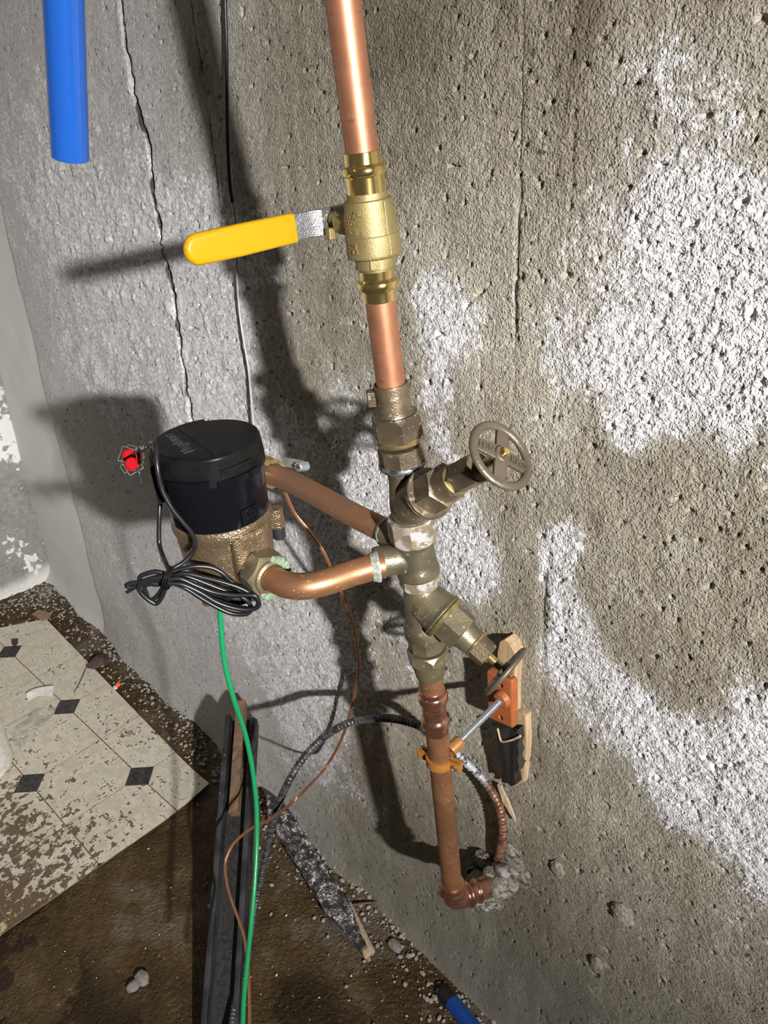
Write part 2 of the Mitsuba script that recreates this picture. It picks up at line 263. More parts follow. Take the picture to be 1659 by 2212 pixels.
def vinyl_fn(p, n, uv):
    x, y = p.x, p.y; m = fbm(x * 9, y * 9, 2.0); k = fbm(x * 60, y * 60, 4.0); g = fbm(x * 260, y * 260, 6.0, octaves=2)
    c = mix((0.50, 0.46, 0.36), (0.60, 0.56, 0.46), smoothstep(0.3, 0.7, k)) * (0.9 + 0.2 * g)
    near = smoothstep(0.42, 0.02, y) * smoothstep(-2.25, -1.65, x)                      # mud trodden in towards the room
    c = mix(c, (0.46, 0.36, 0.17), smoothstep(0.45, 0.7, m) * near * 0.7)
    dirt = smoothstep(0.58, 0.65, 0.22 * m + 0.38 * fbm(x * 95, y * 95, 14.0) + 0.22 * k + 0.18 * g + 0.17 * near - 0.02)
    c = mix(c, (0.075, 0.042, 0.018), dirt * 0.92)
    return mix(c, (0.16, 0.10, 0.05), smoothstep(0.66, 0.72, g * 0.55 + k * 0.45) * 0.8)
mat('vinyl_cream', principled(proc(vinyl_fn), 0.42, 0, 0.4), True)
mat('vinyl_black', principled(mottled((0.010, 0.010, 0.012), (0.030, 0.028, 0.026), 160, c3=(0.25, 0.24, 0.22), f3=420, t3=0.72), 0.4))
mat('vinyl_joint', principled(mottled((0.10, 0.06, 0.03), (0.20, 0.14, 0.085), 60), 0.6))

# ------------------------------------------------------------------ room shell
def sheet(xs, zs):
    X, Z = np.meshgrid(xs, zs, indexing='ij'); n, m = X.shape; i = np.arange(n * m).reshape(n, m)
    a, b, c, d = i[:-1, :-1].ravel(), i[1:, :-1].ravel(), i[1:, 1:].ravel(), i[:-1, 1:].ravel()
    return X, Z, np.vstack([np.c_[a, b, c], np.c_[a, c, d]])
def steps(stops):                                # [(x0, spacing), ...]: spacing runs linearly between the stops
    out = [stops[0][0]]
    for (a, da), (b, db) in zip(stops[:-1], stops[1:]):
        while out[-1] < b - 1e-6: out.append(min(b, out[-1] + da + (db - da) * (out[-1] - a) / (b - a)))
    return np.array(out)
XL, ZC = -2.66, 2.35
xs = steps([(XL, .006), (-1.4, .0045), (-.6, .0024), (-.12, .0018), (0.05, .02), (1.6, .08)]); zs = steps([(-.02, .004), (0.35, .0026), (0.8, .0022), (1.66, .0022), (1.8, .02), (ZC, .06)])
X, Z, fc = sheet(xs, zs); V = np.stack([X, 0 * X, Z], -1)
W = blobs(WHITE, X, Z, np.exp); W = np.clip((W - 0.25) / 0.6, 0, 1) * np.where(X < -.06, 1, 0)
nz = lambda s, o=1, sd=0, sz=1.0: (meshkit.fbm(V * [s, 1, s * sz], o, sd) - 0.5)
rel = 0.016 * nz(2.6, 2, 1) + 0.006 * nz(11, 2, 2)
bandm = np.clip((-2.195 - X - (Z - 1) * .02) / .025, 0, 1)
left = np.clip((-0.95 - X) / 0.5, 0, 1)
sandy = 0.0026 * nz(250, 2, 3) + 0.0024 * np.maximum(0, nz(95, 2, 4))
pop = 0.0120 * np.maximum(0, nz(42, 2, 5, 0.62) - 0.02) * left + 0.0045 * np.abs(nz(90, 1, 12)) * left
crust = 0.0036 * (nz(270, 2, 6) + 0.3) + 0.0045 * np.maximum(0, nz(95, 2, 7))
scr = 0.0016 * nz(75, 3, 8, 0.35)
rel = rel + (1 - bandm) * (sandy * 0.75 + scr + W * (crust * (1 - left) + pop * 1.2))
rel = rel - 0.006 * bandm
pits = np.clip(nz(110, 2, 9) - 0.275, 0, 1) * 0.045 * (1 - bandm); rel = rel - pits
cx = np.interp(Z, CRACK[::-1, 1], CRACK[::-1, 0]) + 0.010 * nz(34, 2, 10); dcr = np.abs(X - cx)
rel = rel - 0.012 * np.exp(-(dcr / 0.0052) ** 2) * (Z > 0.62) + 0.004 * np.exp(-(dcr / 0.02) ** 2) * (nz(60, 2, 11) + 0.2)
for sx, z0, z1, wd in SEAMS: rel = rel - 0.0010 * np.exp(-((X - sx) / (wd * 1.6)) ** 2) * (Z > z0) * (Z < z1)
hole = at_wall(1058, 1898); rel = rel - 0.03 * np.exp(-(((X - hole[0]) / 0.024) ** 2 + ((Z - hole[2]) / 0.026) ** 2) ** 2)
rel = rel * np.clip((Z + 0.02) / 0.05, 0.3, 1)
V[..., 1] = wall_y(Z) - rel + 0.03 * np.exp(-((X - XL) / 0.03) ** 2) * 0
V[..., 1] -= 0.035 * np.exp(-np.maximum(0, Z) / 0.035) * np.clip(0.6 + nz(9, 2, 13), 0, 1.2)            # mortar fillet at the foot
back_y = lambda x, z: wall_y(z)
add('wall_back', trimesh.Trimesh(V.reshape(-1, 3), fc, process=False), 'concrete_wall', True)
tag('wall_back', 'rough old concrete wall with white salt deposits and a long vertical crack', kind='structure')
ys = steps([(-2.2, .08), (-.6, .02), (0.0, .007), (0.75, .006)]); zs2 = steps([(-.02, .008), (1.2, .008), (1.6, .05), (ZC, .1)])
Yg, Zg, fc = sheet(ys, zs2); Vl = np.stack([0 * Yg, Yg, Zg], -1)
Vl[..., 0] = XL + 0.004 * (meshkit.fbm(Vl * [1, 12, 12], 3, 21) - .5) + 0.003 * (meshkit.fbm(Vl * [1, 70, 70], 2, 22) - .5)
add('wall_left', trimesh.Trimesh(Vl.reshape(-1, 3), fc[:, ::-1], process=False), 'paint_peeling', True)
tag('wall_left', 'white painted wall with paint peeling off in patches, at the far corner', kind='structure')
xf = steps([(XL, .008), (-1.2, .006), (-.35, .006), (0.1, .05), (1.6, .1)]); yf = steps([(-2.2, .08), (-.25, .02), (-.1, .006), (0.62, .005), (.70, .02)])
Xf, Yf, fc = sheet(xf, yf); Vf = np.stack([Xf, Yf, 0 * Xf], -1)
dust = np.exp(-np.maximum(0, 0.59 - Yf) / 0.05) + np.exp(-np.maximum(0, Xf - XL) / 0.08)
zf = 0.004 * (meshkit.fbm(Vf * 5, 2, 31) - .5) + 0.0016 * (meshkit.fbm(Vf * 45, 3, 32) - .5) + dust * 0.012 * np.clip(meshkit.fbm(Vf * 60, 3, 33) - .25, 0, 1)
Vf[..., 2] = zf - 0.002
add('floor', trimesh.Trimesh(Vf.reshape(-1, 3), fc, process=False), 'concrete_floor', True)
tag('floor', 'brown dirty concrete cellar floor with wet patches and grit', kind='structure')
def plain(key, a, b, label):
    a, b = np.array(a, float), np.array(b, float); m = trimesh.creation.box(extents=b - a); m.apply_translation((a + b) / 2)
    add(key, m, 'cellar_paint', False); tag(key, label, kind='structure')
plain('ceiling', (XL - .1, -2.3, ZC), (1.7, .85, ZC + .06), 'grey cellar ceiling')
plain('wall_right', (1.6, -2.3, -.05), (1.7, .85, ZC), 'grey cellar wall on the right')
plain('wall_front', (XL - .1, -2.3, -.05), (1.7, -2.2, ZC), 'grey cellar wall behind the photographer')

# ------------------------------------------------------------------ lamps
ld = unit(LAMP_AIM - LAMP); LR = 0.030
head = lathe([(0, -.05), (.018, -.05), (.020, -.045), (.030, -.018), (LR + .006, -.004), (LR + .006, 2.2 * LR - .001), (LR + .003, 2.2 * LR), (LR + .0005, 2.2 * LR), (LR + .0005, -.0005), (0, -.0005)], 48)
add('torch__head', put(head, LAMP, ld), 'black_plastic'); add('torch__barrel', put(rod(.016, .13, .002), LAMP - ld * .18, ld), 'black_plastic')
scene['torch__lens'] = mikit.ply(put(lathe([(LR, 0), (0, 0)], 40), LAMP, ld), 'black_plastic', False, emitter={'type': 'area', 'radiance': rgb(*(LAMP_POWER * np.array([1.0, 0.98, 0.965])))})
tag('torch', 'black torch held beside the photographer', 'torch')
bm = trimesh.creation.icosphere(subdivisions=3, radius=.055); bm.apply_translation(BULB)
scene['ceiling_bulb__globe'] = mikit.ply(bm, 'letters_white', True, emitter={'type': 'area', 'radiance': rgb(*(BULB_POWER * np.array([1.0, 0.93, 0.82])))})
add('ceiling_bulb__socket', put(rod(.022, .18, .003), BULB + [0, 0, .050]), 'black_plastic'); tag('ceiling_bulb', 'bare bulb in a black socket under the ceiling', 'lamp')

# ------------------------------------------------------------------ the main riser: its axis, taken along the height
AX = np.array([[-.5635, .4620, 1.580], [-.5632, .4651, 1.4967], [-.5600, .4773, 1.1656], [-.5545, .4880, .960], [-.5502, .4941, .7070], [-.5555, .5061, .3796]])
def axis(z): return np.array([np.interp(-z, -AX[:, 2], AX[:, 0]), np.interp(-z, -AX[:, 2], AX[:, 1]), z])
ZT = np.linspace(1.6, .3, 2601); PY = np.array([proj(axis(z))[1] for z in ZT]); DP = np.array([depth(axis(z)) for z in ZT])
def zpy(py): return float(np.interp(py, PY, ZT))             # the height at which the axis shows at picture row py
def rpx(w, py): return w / 2 * float(np.interp(py, PY, DP)) / F
def riser(sts, n=64):                                        # stations (row, width in px) -> a lathe on the riser
    z0 = zpy(sts[-1][0]); a = axis(z0); b = axis(zpy(sts[0][0])); d = unit(b - a)
    prof = [(0, 0)] + [(rpx(w, y), (zpy(y) - z0) / d[2]) for y, w in reversed(sts)] + [(0, (zpy(sts[0][0]) - z0) / d[2])]
    return put(lathe(prof, n), a, d)
def riser_put(mesh, py_low): z = zpy(py_low); return put(mesh, axis(z), unit(axis(z + .02) - axis(z - .02)), (1, 0, 0))
def riser_len(y0, y1): return (zpy(y0) - zpy(y1)) * 1.0005
TOCAM = math.atan2(-axis(1.0)[1], -axis(1.0)[0])             # the plan angle from the riser to the camera
def around(py, ang, r):                                      # a point on the riser's side; ang from the camera's side, positive to the right
    c = axis(zpy(py)); t = TOCAM + ang; return c + r * np.array([math.cos(t), math.sin(t), 0]), np.array([math.cos(t), math.sin(t), 0])
PR = .0143
# riser pipes
add('copper_pipe', sweep(np.array([axis(z) for z in np.linspace(1.60, zpy(345), 12)]), PR, 48), 'copper_clean', 40)
tag('copper_pipe', 'thick clean copper pipe coming down from the top edge into the brass ball valve', 'pipe')
k = new('copper_pipe'); add(k, sweep(np.array([axis(z) for z in np.linspace(zpy(636), zpy(866), 10)]), PR, 48), 'copper_clean', 40)
tag(k, 'short copper pipe between the brass ball valve and the old bronze union below it', 'pipe')
k = new('copper_pipe'); add(k, sweep(np.array([axis(z) for z in np.linspace(zpy(1570), zpy(1935), 12)]), PR, 48), 'copper_brown', 40)
tag(k, 'brown tarnished copper pipe at the bottom, held by the orange clamp', 'pipe')

# ------------------------------------------------------------------ brass ball valve
B = 'ball_valve'
tag(B, 'brass ball valve on the copper pipe with a yellow lever handle', 'valve')
add(B + '__press_end', riser([(327, 80), (328, 82), (353, 83), (356, 86), (359, 94), (364, 97.5), (371, 97.5), (376, 94), (379, 87), (382, 85.5), (417, 86)]), 'brass_shiny', 32)
add(B + '__body', cat(riser([(415, 88), (417, 90), (427, 90), (429, 92), (430, 104), (433, 107), (448, 108), (455, 111), (460, 113), (503, 115), (505, 118), (512, 119), (544, 119.5), (550, 115), (553, 106), (554, 88), (576, 88), (577, 84)]),
    riser([(576, 84), (578, 76), (584, 75)])), 'brass_cast', 32)
add(B + '__press_end', riser([(582, 76), (599, 76.5), (602, 82), (605, 90), (610, 93), (616, 93), (621, 88), (624, 77), (627, 75), (647, 75.5), (648, 74)]), 'brass_shiny', 32)
P, d = around(478, math.radians(47), .0); seam = []
for y in np.linspace(432, 545, 24): seam.append(around(y, math.radians(38), rpx(113 if y < 505 else 119, y) - .0004)[0])
add(B + '__casting_seam', sweep(np.array(seam), .0009, 8), 'brass_cast', 40)
Pq, dq = around(563, math.radians(-2), rpx(86, 563) - .0018)
add(B + '__hex_flat', put(tri(rbox(.0085, .0105, .007, .0008)), Pq, dq), 'brass_cast', 40)
# stem boss, pointing along -x
zs0 = zpy(478); C0 = axis(zs0); ST = unit([-1, -.10, 0.0])
add(B + '__stem_boss', put(lathe([(0, .015), (.0150, .015), (.0142, .026), (.0125, .031), (.0125, .036), (.0112, .0372), (0, .0372)], 40), C0, ST), 'brass_cast', 30)
add(B + '__stem_nut', put(hexnut(.0165, .0085, .001), C0 + ST * .0368, ST), 'brass_worn', 30)
add(B + '__stop_lug', tri(rbox(.007, .007, .010, .001).translate(tuple(C0 + ST * .0395 + np.array([.0, -.012, -.010])))), 'brass_cast', 40)
HD = unit(at_y(412, 548, .335) - (C0 + ST * .048))
HP = C0 + ST * .0475
tip = HP + unit([-.10, -1, -.035]) * .145
hd = unit(tip - HP); hn = unit(np.cross(hd, [0, 0, 1])); hu = np.cross(hn, hd)
def bar(path, w, t, up, r=.001):                              # a flat bar along a path: hulls of neighbouring cross-sections
    out = []
    for a, b in zip(path[:-1], path[1:]):
        t0 = unit(np.subtract(b, a)); nn = unit(np.cross(t0, up)); pts = [q + s * up * (w / 2 - r) + e * nn * (t / 2 - r) for q in (a, b) for s in (-1, 1) for e in (-1, 1)]
        out.append(hullpts(pts, r))
    return tri(m3.Manifold.batch_boolean(out, m3.OpType.Add))
lev = [HP - hd * .014, HP + hd * .012, HP + hd * .022 - ST * 0 + ST * .006, HP + hd * .075 + ST * .006]
add(B + '__lever', bar(lev, .0235, .0028, hu), 'chrome', 35); part_label(B + '__lever', 'bare chrome plated part of the lever')
ga, gb = HP + hd * .039 + ST * .006, HP + hd * .138 + ST * .010
g1 = [ga + s * hu * .0098 + e * hn * .0012 for s in (-1, 1) for e in (-1, 1)]; gm = ga * .45 + gb * .55
grip = m3.Manifold.batch_hull([m3.Manifold.sphere(.0030, 16).translate(tuple(p)) for p in g1] + [m3.Manifold.sphere(.0030, 16).translate(tuple(gm + s * hu * .0105 + e * hn * .0022)) for s in (-1, 1) for e in (-1, 1)]) + \
    m3.Manifold.batch_hull([m3.Manifold.sphere(.0030, 16).translate(tuple(gm + s * hu * .0105 + e * hn * .0022)) for s in (-1, 1) for e in (-1, 1)] +
    [m3.Manifold.sphere(.0048, 20).translate(tuple(gb - hd * .0085 + .0085 * (math.cos(t) * hd + math.sin(t) * hu))) for t in np.linspace(-PI / 2, PI / 2, 13)])
add(B + '__grip', tri(grip), 'yellow_vinyl', 50); part_label(B + '__grip', 'yellow dipped vinyl grip of the lever')
def wrap(text, h, P0, along, upd, normal, curve_r, depth_=.0009, center=None):   # raised letters laid on a round side
    m = meshkit.text_mesh(text, h, depth_, True); v = m.vertices; w = v[:, 0].max()
    v = v - [w / 2, h / 2, 0]; q = P0 + v[:, :1] * along + v[:, 1:2] * upd
    if center is not None:                                    # press on to the cylinder about the riser
        c = np.array([axis(z) for z in q[:, 2]]); rr = q - c; rr[:, 2] = 0; rr /= np.linalg.norm(rr, axis=1, keepdims=True); q = c + rr * (curve_r - .0003 + v[:, 2:3])
    else: q = q + normal * v[:, 2:3]
    m.vertices = q; return m
for txt, h, py, ang, wpx in (('CWP', .0068, 476, -26, 113), ('255', .0068, 475, -44, 113), ('D4', .0055, 527, -40, 119)):
    r = rpx(wpx, py); Pt, nt = around(py, math.radians(ang), r); tang = np.array([-nt[1], nt[0], 0])
    add(B + '__lettering', wrap(txt, h, Pt, np.array([0, 0, 1.]), -tang, nt, r, .0016, True), 'brass_cast', 30)

# ------------------------------------------------------------------ old bronze union under the ball valve's pipe
U = 'pipe_union'
tag(U, 'old bronze union with two hexagons between the copper pipe and the upper valve', 'pipe fitting')
add(U + '__socket', riser_put(cat(lathe([(.0149, .030), (.0150, .004), (0, .0035), (0, 0), (.0200, 0), (.0178, .005), (.0176, .030), (.0171, .0318), (.0155, .0318), (.0149, .030)], 56)), 893), 'bronze_old', 30)
Pq, dq = around(856, math.radians(-88), .0200); add(U + '__lug', put(tri(rbox(.012, .016, .010, .0015)), Pq, dq), 'bronze_old', 40)
add(U + '__nut', riser_put(cat(hexnut(.0455, .0285, .0035)), 948), 'bronze_old', 30)
add(U + '__ring', riser([(941, 98), (943, 102), (949, 103), (952, 100)]), 'brass_worn', 30)
add(U + '__tail_hexagon', riser_put(hexnut(.0435, .0215, .0015, 8), 1003), 'bronze_old', 25)
add(U + '__thread_sealant', riser([(996, 98), (999, 103), (1003, 103), (1007, 98)]), 'steel_dark', 40)

# ------------------------------------------------------------------ stop valves with handwheels
def handwheel(H, d, spin, texts, R=.0297, r=.0041):
    th = np.linspace(0, 2 * PI, 97); ring = lathe([(R + r * math.cos(t), .8 * r * math.sin(t)) for t in np.linspace(-PI, PI, 17)], 72)
    fr = frame(H, d, (0, 0, 1)); sp = []
    for k in range(4):
        a = spin + k * PI / 2; c, s = math.cos(a), math.sin(a); q = []
        for rad, w, z in ((.004, .0066, .0008), (R - .001, .0056, -.0010)):
            for e in (-1, 1):
                for zz in (-.0013, .0013): q.append((rad * c - e * w * s, rad * s + e * w * c, z + zz))
        sp.append(hullpts(q, .0006))
    parts = {'rim': ring, 'hub': lathe([(0, -.006), (.0085, -.006), (.0095, -.002), (.0088, .0025), (.0072, .0042), (.0048, .0042), (.0046, .0036), (0, .0036)], 40)}
    stem = lathe([(0, .003)] + [(.0036 + .0005 * (i % 2), .0034 + .0006 * i) for i in range(8)] + [(.0030, .0085), (0, .0087)], 28)
    for m in parts.values(): m.apply_transform(fr)
    stem.apply_transform(fr); sm = [tri(s) for s in sp]
    for m in sm: m.apply_transform(fr)
    lt = []
    for txt, k, h, r0, up in texts:
        m = meshkit.text_mesh(txt, h, .0016, True); v = m.vertices - [0, h / 2, 0]; a = spin + k * PI / 2
        v = v * [min(1, (R - .0030 - r0) / v[:, 0].max()), 1, 1]
        if up: v = v * [-1, -1, 1] + [v[:, 0].max(), 0, 0]
        v[:, 0] += r0; v[:, 2] += .0021 - .0017 * (v[:, 0] / R); c, s = math.cos(a), math.sin(a)
        m.vertices = np.c_[v[:, 0] * c - v[:, 1] * s, v[:, 0] * s + v[:, 1] * c, v[:, 2]]; m.apply_transform(fr); lt.append(m)
    return parts, sm, stem, lt
def on_axis(P0, d, px):                                       # distance along a branch at which it shows at picture column px
    t = np.linspace(0, .25, 1001); X = np.array([proj(P0 + d * s)[0] for s in t]); return float(np.interp(px, X, t))
def stop_valve(name, neck, body_rows, P0, H, d, ring_px, cyl_px, nut0_px, nut1_px, ringr, spin, texts, fmat, wn=None):
    L = np.linalg.norm(H - P0); a = {k: on_axis(P0, d, v) for k, v in dict(ring=ring_px, cyl=cyl_px, n0=nut0_px, n1=nut1_px).items()}
    br = lathe([(0, -.006), (.014, -.006), (.0225, .004), (ringr * .90, a['ring'] - .010), (ringr * .93, a['ring'] - .0045), (ringr, a['ring'] - .004), (ringr, a['ring']), (0, a['ring'])], 56)
    body = solid(put(br, P0, d)) + solid(neck)
    bm_ = tri(body.refine_to_length(.004)); trimesh.smoothing.filter_taubin(bm_, iterations=6)
    add(name + '__body', bm_, fmat, 50)
    fl = lathe([(0, a['ring'] + .0002), (ringr * .98, a['ring'] + .0002), (ringr * 1.01, a['ring'] + .001), (ringr * 1.01, a['ring'] + .0042), (ringr * .97, a['ring'] + .005), (0, a['ring'] + .005)], 56)
    add(name + '__bonnet_ring', put(fl, P0, d), 'brass_worn' if fmat != 'bronze_old' else 'bronze_old', 30)
    h0 = a['ring'] + .005; hh = (a['cyl'] - h0) * .62
    add(name + '__bonnet_hexagon', put(hexnut(ringr * 1.50, hh, .001, low=False), P0 + d * (h0 - .0002), d, (1, 0, 0)), fmat, 25)
    add(name + '__bonnet_neck', put(lathe([(0, h0 + hh - .002), (.0185, h0 + hh - .002), (.0165, h0 + hh + .004), (.0155, a['cyl'] - .001), (.0145, a['cyl']), (0, a['cyl'])], 48), P0, d), fmat, 30)
    add(name + '__gland_ring', put(rod(.0158, .0030, .0006), P0 + d * a['cyl'], d), 'brass_worn', 30)
    add(name + '__packing_nut', put(hexnut(.0265, a['n1'] - a['n0'], .0018), P0 + d * a['n0'], d, (0, 1, .4)), 'bronze_old', 25)
    add(name + '__stem', put(rod(.0048, L - a['n1'] + .004 + .004, .0005), P0 + d * (a['n1'] - .004), d), 'brass_worn', 30)
    parts, sm, stem, lt = handwheel(H, d if wn is None else wn, spin, texts)
    w = add(name + '__handwheel', parts['rim'], 'bronze_wheel', 50)
    add(w + '__hub', parts['hub'], 'bronze_wheel', 40); add(w + '__stem_end', stem, 'brass_shiny', 30)
    for m in sm: add(w + '__spoke', m, 'bronze_wheel', 30)
    for m in lt: add(w + '__lettering', m, 'bronze_wheel', 30)
    return bm_
Hu = EYE + ray(1082, 984) * .68; Pu = axis(zpy(1090)); du = unit(Hu - Pu)
WN = np.array([math.cos(math.radians(42)) * math.cos(math.radians(9)), math.cos(math.radians(42)) * math.sin(math.radians(9)), math.sin(math.radians(42))])
V1 = 'stop_valve'
tag(V1, 'old bronze stop valve whose round handwheel faces the viewer', 'valve')
neck = riser([(1005, 62), (1007, 70), (1040, 70), (1090, 82), (1112, 78), (1118, 70)])
stop_valve(V1, neck, None, Pu, Hu, du, 926, 985, 982, 1035, .0262, math.radians(38), (('H.B.CO', 3, .0068, .0088, False), ('TON', 1, .0068, .0100, True)), 'bronze_old', WN)
Hl = EYE + ray(1092, 1450) * .865; Pl = axis(zpy(1288)); dl = unit(Hl - Pl)
V2 = 'stop_valve_001'
tag(V2, 'lower bronze stop valve pointing down right with its handwheel seen edge on', 'valve')
neck = riser([(1255, 60), (1262, 72), (1290, 78), (1335, 78), (1342, 86), (1350, 92), (1368, 92), (1370, 84)])
_v2b = stop_valve(V2, neck, None, Pl, Hl, dl, 958, 1024, 1020, 1056, .0272, math.radians(20), (), 'bronze_green')
V2_BODY = _v2b
add(V2 + '__top_hexagon', riser_put(hexnut(.0415, .0165, .0015, 8), 1263), 'bronze_white', 25)
add(V2 + '__lower_hexagon', riser_put(hexnut(.0400, .0175, .0012, 8), 1397), 'bronze_green', 25)
fc_ = V2_BODY.triangles_center; rv = unit(ray(899, 1325)); dd = np.linalg.norm(np.cross(fc_ - EYE, rv), axis=1); ok = np.where((dd < .004) & (V2_BODY.face_normals @ rv < -.2))[0]; fi = ok[np.argmin((fc_[ok] - EYE) @ rv)]
nf = V2_BODY.face_normals[fi]; Pf = EYE + rv * ((fc_[fi] - EYE) @ nf) / (rv @ nf); al = -CAM[:, 1] * .93 - CAM[:, 0] * .37; al = unit(al - (al @ nf) * nf); uu = np.cross(nf, al)
for i, ch in enumerate('F05'):                                # letters cast on the valve's side, each laid on the surface under it
    q = Pf + al * (i - 1) * .0056; dd = np.linalg.norm(fc_ - q, axis=1) + 1e3 * (V2_BODY.face_normals @ rv > -.1); fj = np.argmin(dd); n2 = V2_BODY.face_normals[fj]; q = q - n2 * ((q - fc_[fj]) @ n2); a2 = unit(al - (al @ n2) * n2)
    m = meshkit.text_mesh(ch, .0062, .0016, True); v = m.vertices; w = v[:, 0].max(); v = v - [w / 2, .0031, .0005]; m.vertices = q + v[:, :1] * a2 + v[:, 1:2] * np.cross(n2, a2) + v[:, 2:3] * n2
    add(V2 + '__lettering', m, 'bronze_green', 30)
dr_ = trimesh.creation.icosphere(subdivisions=3, radius=.0024); dr_.vertices *= [1, 1, 1.25]; dr_.apply_translation(at_h(1032, 1424, depth(Pl + dl * .075) * 0 + float((Pl + dl * .076)[:2] @ (CAM[:2, 2] / np.linalg.norm(CAM[:2, 2])))))
add('water_drop', dr_, 'water', True); tag('water_drop', 'clear water drop hanging under the lower stop valve packing nut', 'water drop')

# ------------------------------------------------------------------ tee with two meter branches
M_ = 'meter_tee'
tag(M_, 'greenish bronze tee on the riser with branches to the water meter', 'pipe fitting')
add(M_ + '__top_hexagon', riser_put(hexnut(.0490, .0285, .0022, 8), 1165), 'bronze_white', 25); part_label(M_ + '__top_hexagon', 'whitish crusted hexagon at its top')
TC = axis(zpy(1200)); d1 = unit(np.array([-.579, .447, TC[2]]) - TC); e1 = at_z(812, 1224, TC[2])
tee = solid(riser([(1152, 86), (1155, 93), (1166, 95), (1168, 86), (1185, 84), (1212, 86), (1220, 91), (1226, 94), (1238, 94), (1240, 88)])) + \
    solid(put(lathe([(0, -.002), (.0185, -.002), (.0172, .012), (.0170, np.linalg.norm(e1 - TC) - .001), (.0162, np.linalg.norm(e1 - TC)), (0, np.linalg.norm(e1 - TC))], 48), TC, d1))
zb = zpy(1146); BC = np.array([*axis(zb)[:2], at_y(820, 1140, .486)[2]])
tee = tee + solid(put(lathe([(0, 0), (.0185, 0), (.0172, .012), (.0172, .042), (.0166, .043), (0, .043)], 48), BC, (-1, 0, 0)))
tm = tri(tee.refine_to_length(.0035)); trimesh.smoothing.filter_taubin(tm, iterations=5); add(M_ + '__body', tm, 'bronze_green', 50)
add(M_ + '__solder_joint', put(lathe([(.0150, -.001), (.0174, -.0015), (.0177, .0005), (.0166, .003), (.0150, .007), (.0147, .003), (.0150, -.001)], 48), e1 - d1 * .0015, d1), 'solder', 40)
part_label(M_ + '__solder_joint', 'pale green solder crust at the front branch')
add(M_ + '__solder_joint', put(lathe([(.0150, -.001), (.0178, -.001), (.0168, .003), (.0150, .006), (.0147, .003), (.0150, -.001)], 48), BC + np.array([-.042, 0, 0]), (-1, 0, 0)), 'solder', 40)
# front bend from the tee to the meter's near nut
ZM = TC[2]; NUT = np.array([-.643, .354, ZM])
cv = spline([e1 + d1 * -.010, e1, [-.5815, .418, ZM], [-.5895, .388, ZM], [-.6010, .3675, ZM], [-.6190, .3565, ZM], NUT, NUT + [-.022, -.001, 0]], 14)
k = new('copper_bend'); add(k, sweep(resample(cv, .004)[0], PR, 40), 'copper_brown', 40); tag(k, 'curved brown copper pipe from the bronze tee to the near nut of the meter', 'pipe')
# back pipe running behind the meter
MX, MY = -.7235, .352
NB = np.array([2 * MX - NUT[0], MY + .001, ZM])
cb = spline([BC + [-.036, 0, 0], [-.66, .4855, BC[2] + .001], [-.75, .487, BC[2] + .004], [-.815, .487, BC[2] + .004], [-.850, .478, BC[2]], [-.872, .445, ZM + .01], [-.872, .40, ZM + .004], [-.852, .364, ZM], NB, NB + [.022, 0, 0]], 14)
k = new('copper_bend'); add(k, sweep(resample(cb, .004)[0], PR, 40), 'copper_dull', 40); tag(k, 'dull straight copper pipe running behind the water meter to the tee', 'pipe')

# ------------------------------------------------------------------ water meter
W_ = 'water_meter'
tag(W_, 'water meter with a glossy black register on a rough bronze body', 'water meter')
FC = math.atan2(-MY, -MX)                                     # plan angle from the meter to the camera
def mside(ang, r, z): t = FC + ang; return np.array([MX + r * math.cos(t), MY + r * math.sin(t), z])
def zfront(py, r=.056):
    c = mside(0, r, 0); t = np.linspace(.85, 1.25, 801); return float(np.interp(-py, -np.array([proj([c[0], c[1], z])[1] for z in t])[::-1] if False else np.array([-proj([c[0], c[1], z])[1] for z in t]), t))
ZL = at_y(452, 951, MY)[2]; ZS = zfront(1054, .057); ZB = zfront(1153, .0535)
CMX = np.array([MX, MY, 0])
add(W_ + '__register', put(lathe([(0, ZB), (.0528, ZB), (.0536, ZB + .0015), (.0548, ZB + .03), (.0560, ZS - .004), (.0560, ZS), (0, ZS)], 96), CMX), 'black_gloss', 30)
part_label(W_ + '__register', 'glossy black lower housing of the register')
lidp = lathe([(0, ZS - .0005), (.0572, ZS - .0005), (.0585, ZS + .001), (.0585, ZS + .010), (.0572, ZL - .004), (.0560, ZL - .0012), (.0545, ZL), (0, ZL)], 96)
lk = add(W_ + '__lid', put(lidp, CMX), 'black_satin', 30); part_label(lk, 'black round lid with raised lettering')
# the raised flap on the lid: everything left of a slanted edge, with a joint line across it
sa, sb = at_z(378, 927, ZL), at_z(455, 984, ZL); ra, rb = at_z(441, 911, ZL), at_z(484, 936, ZL)
disc = mrod(.0540, .0035, 96).translate((MX, MY, ZL - .0008))
def half(a, b, z0, h, grow=0.0):                              # the half space left of the line a-b as a big prism
    t = unit((b - a)[:2]); n = np.array([-t[1], t[0]]); c = np.array([MX, MY])
    if (c - a[:2]) @ n > 0 and grow >= 0 and False: n = -n
    q = [a[:2] - t * .3, a[:2] + t * .3, a[:2] + t * .3 + n * .3, a[:2] - t * .3 + n * .3]; q = q if np.cross(q[1] - q[0], q[2] - q[0]) > 0 else q[::-1]
    return m3.Manifold.extrude(m3.CrossSection([np.array(q)]), h).translate((0, 0, z0)), n
ts = unit((sb - sa)[:2]); lf = np.array([-.66141, -.74482]) / np.hypot(.66141, .74482)      # towards the picture's left
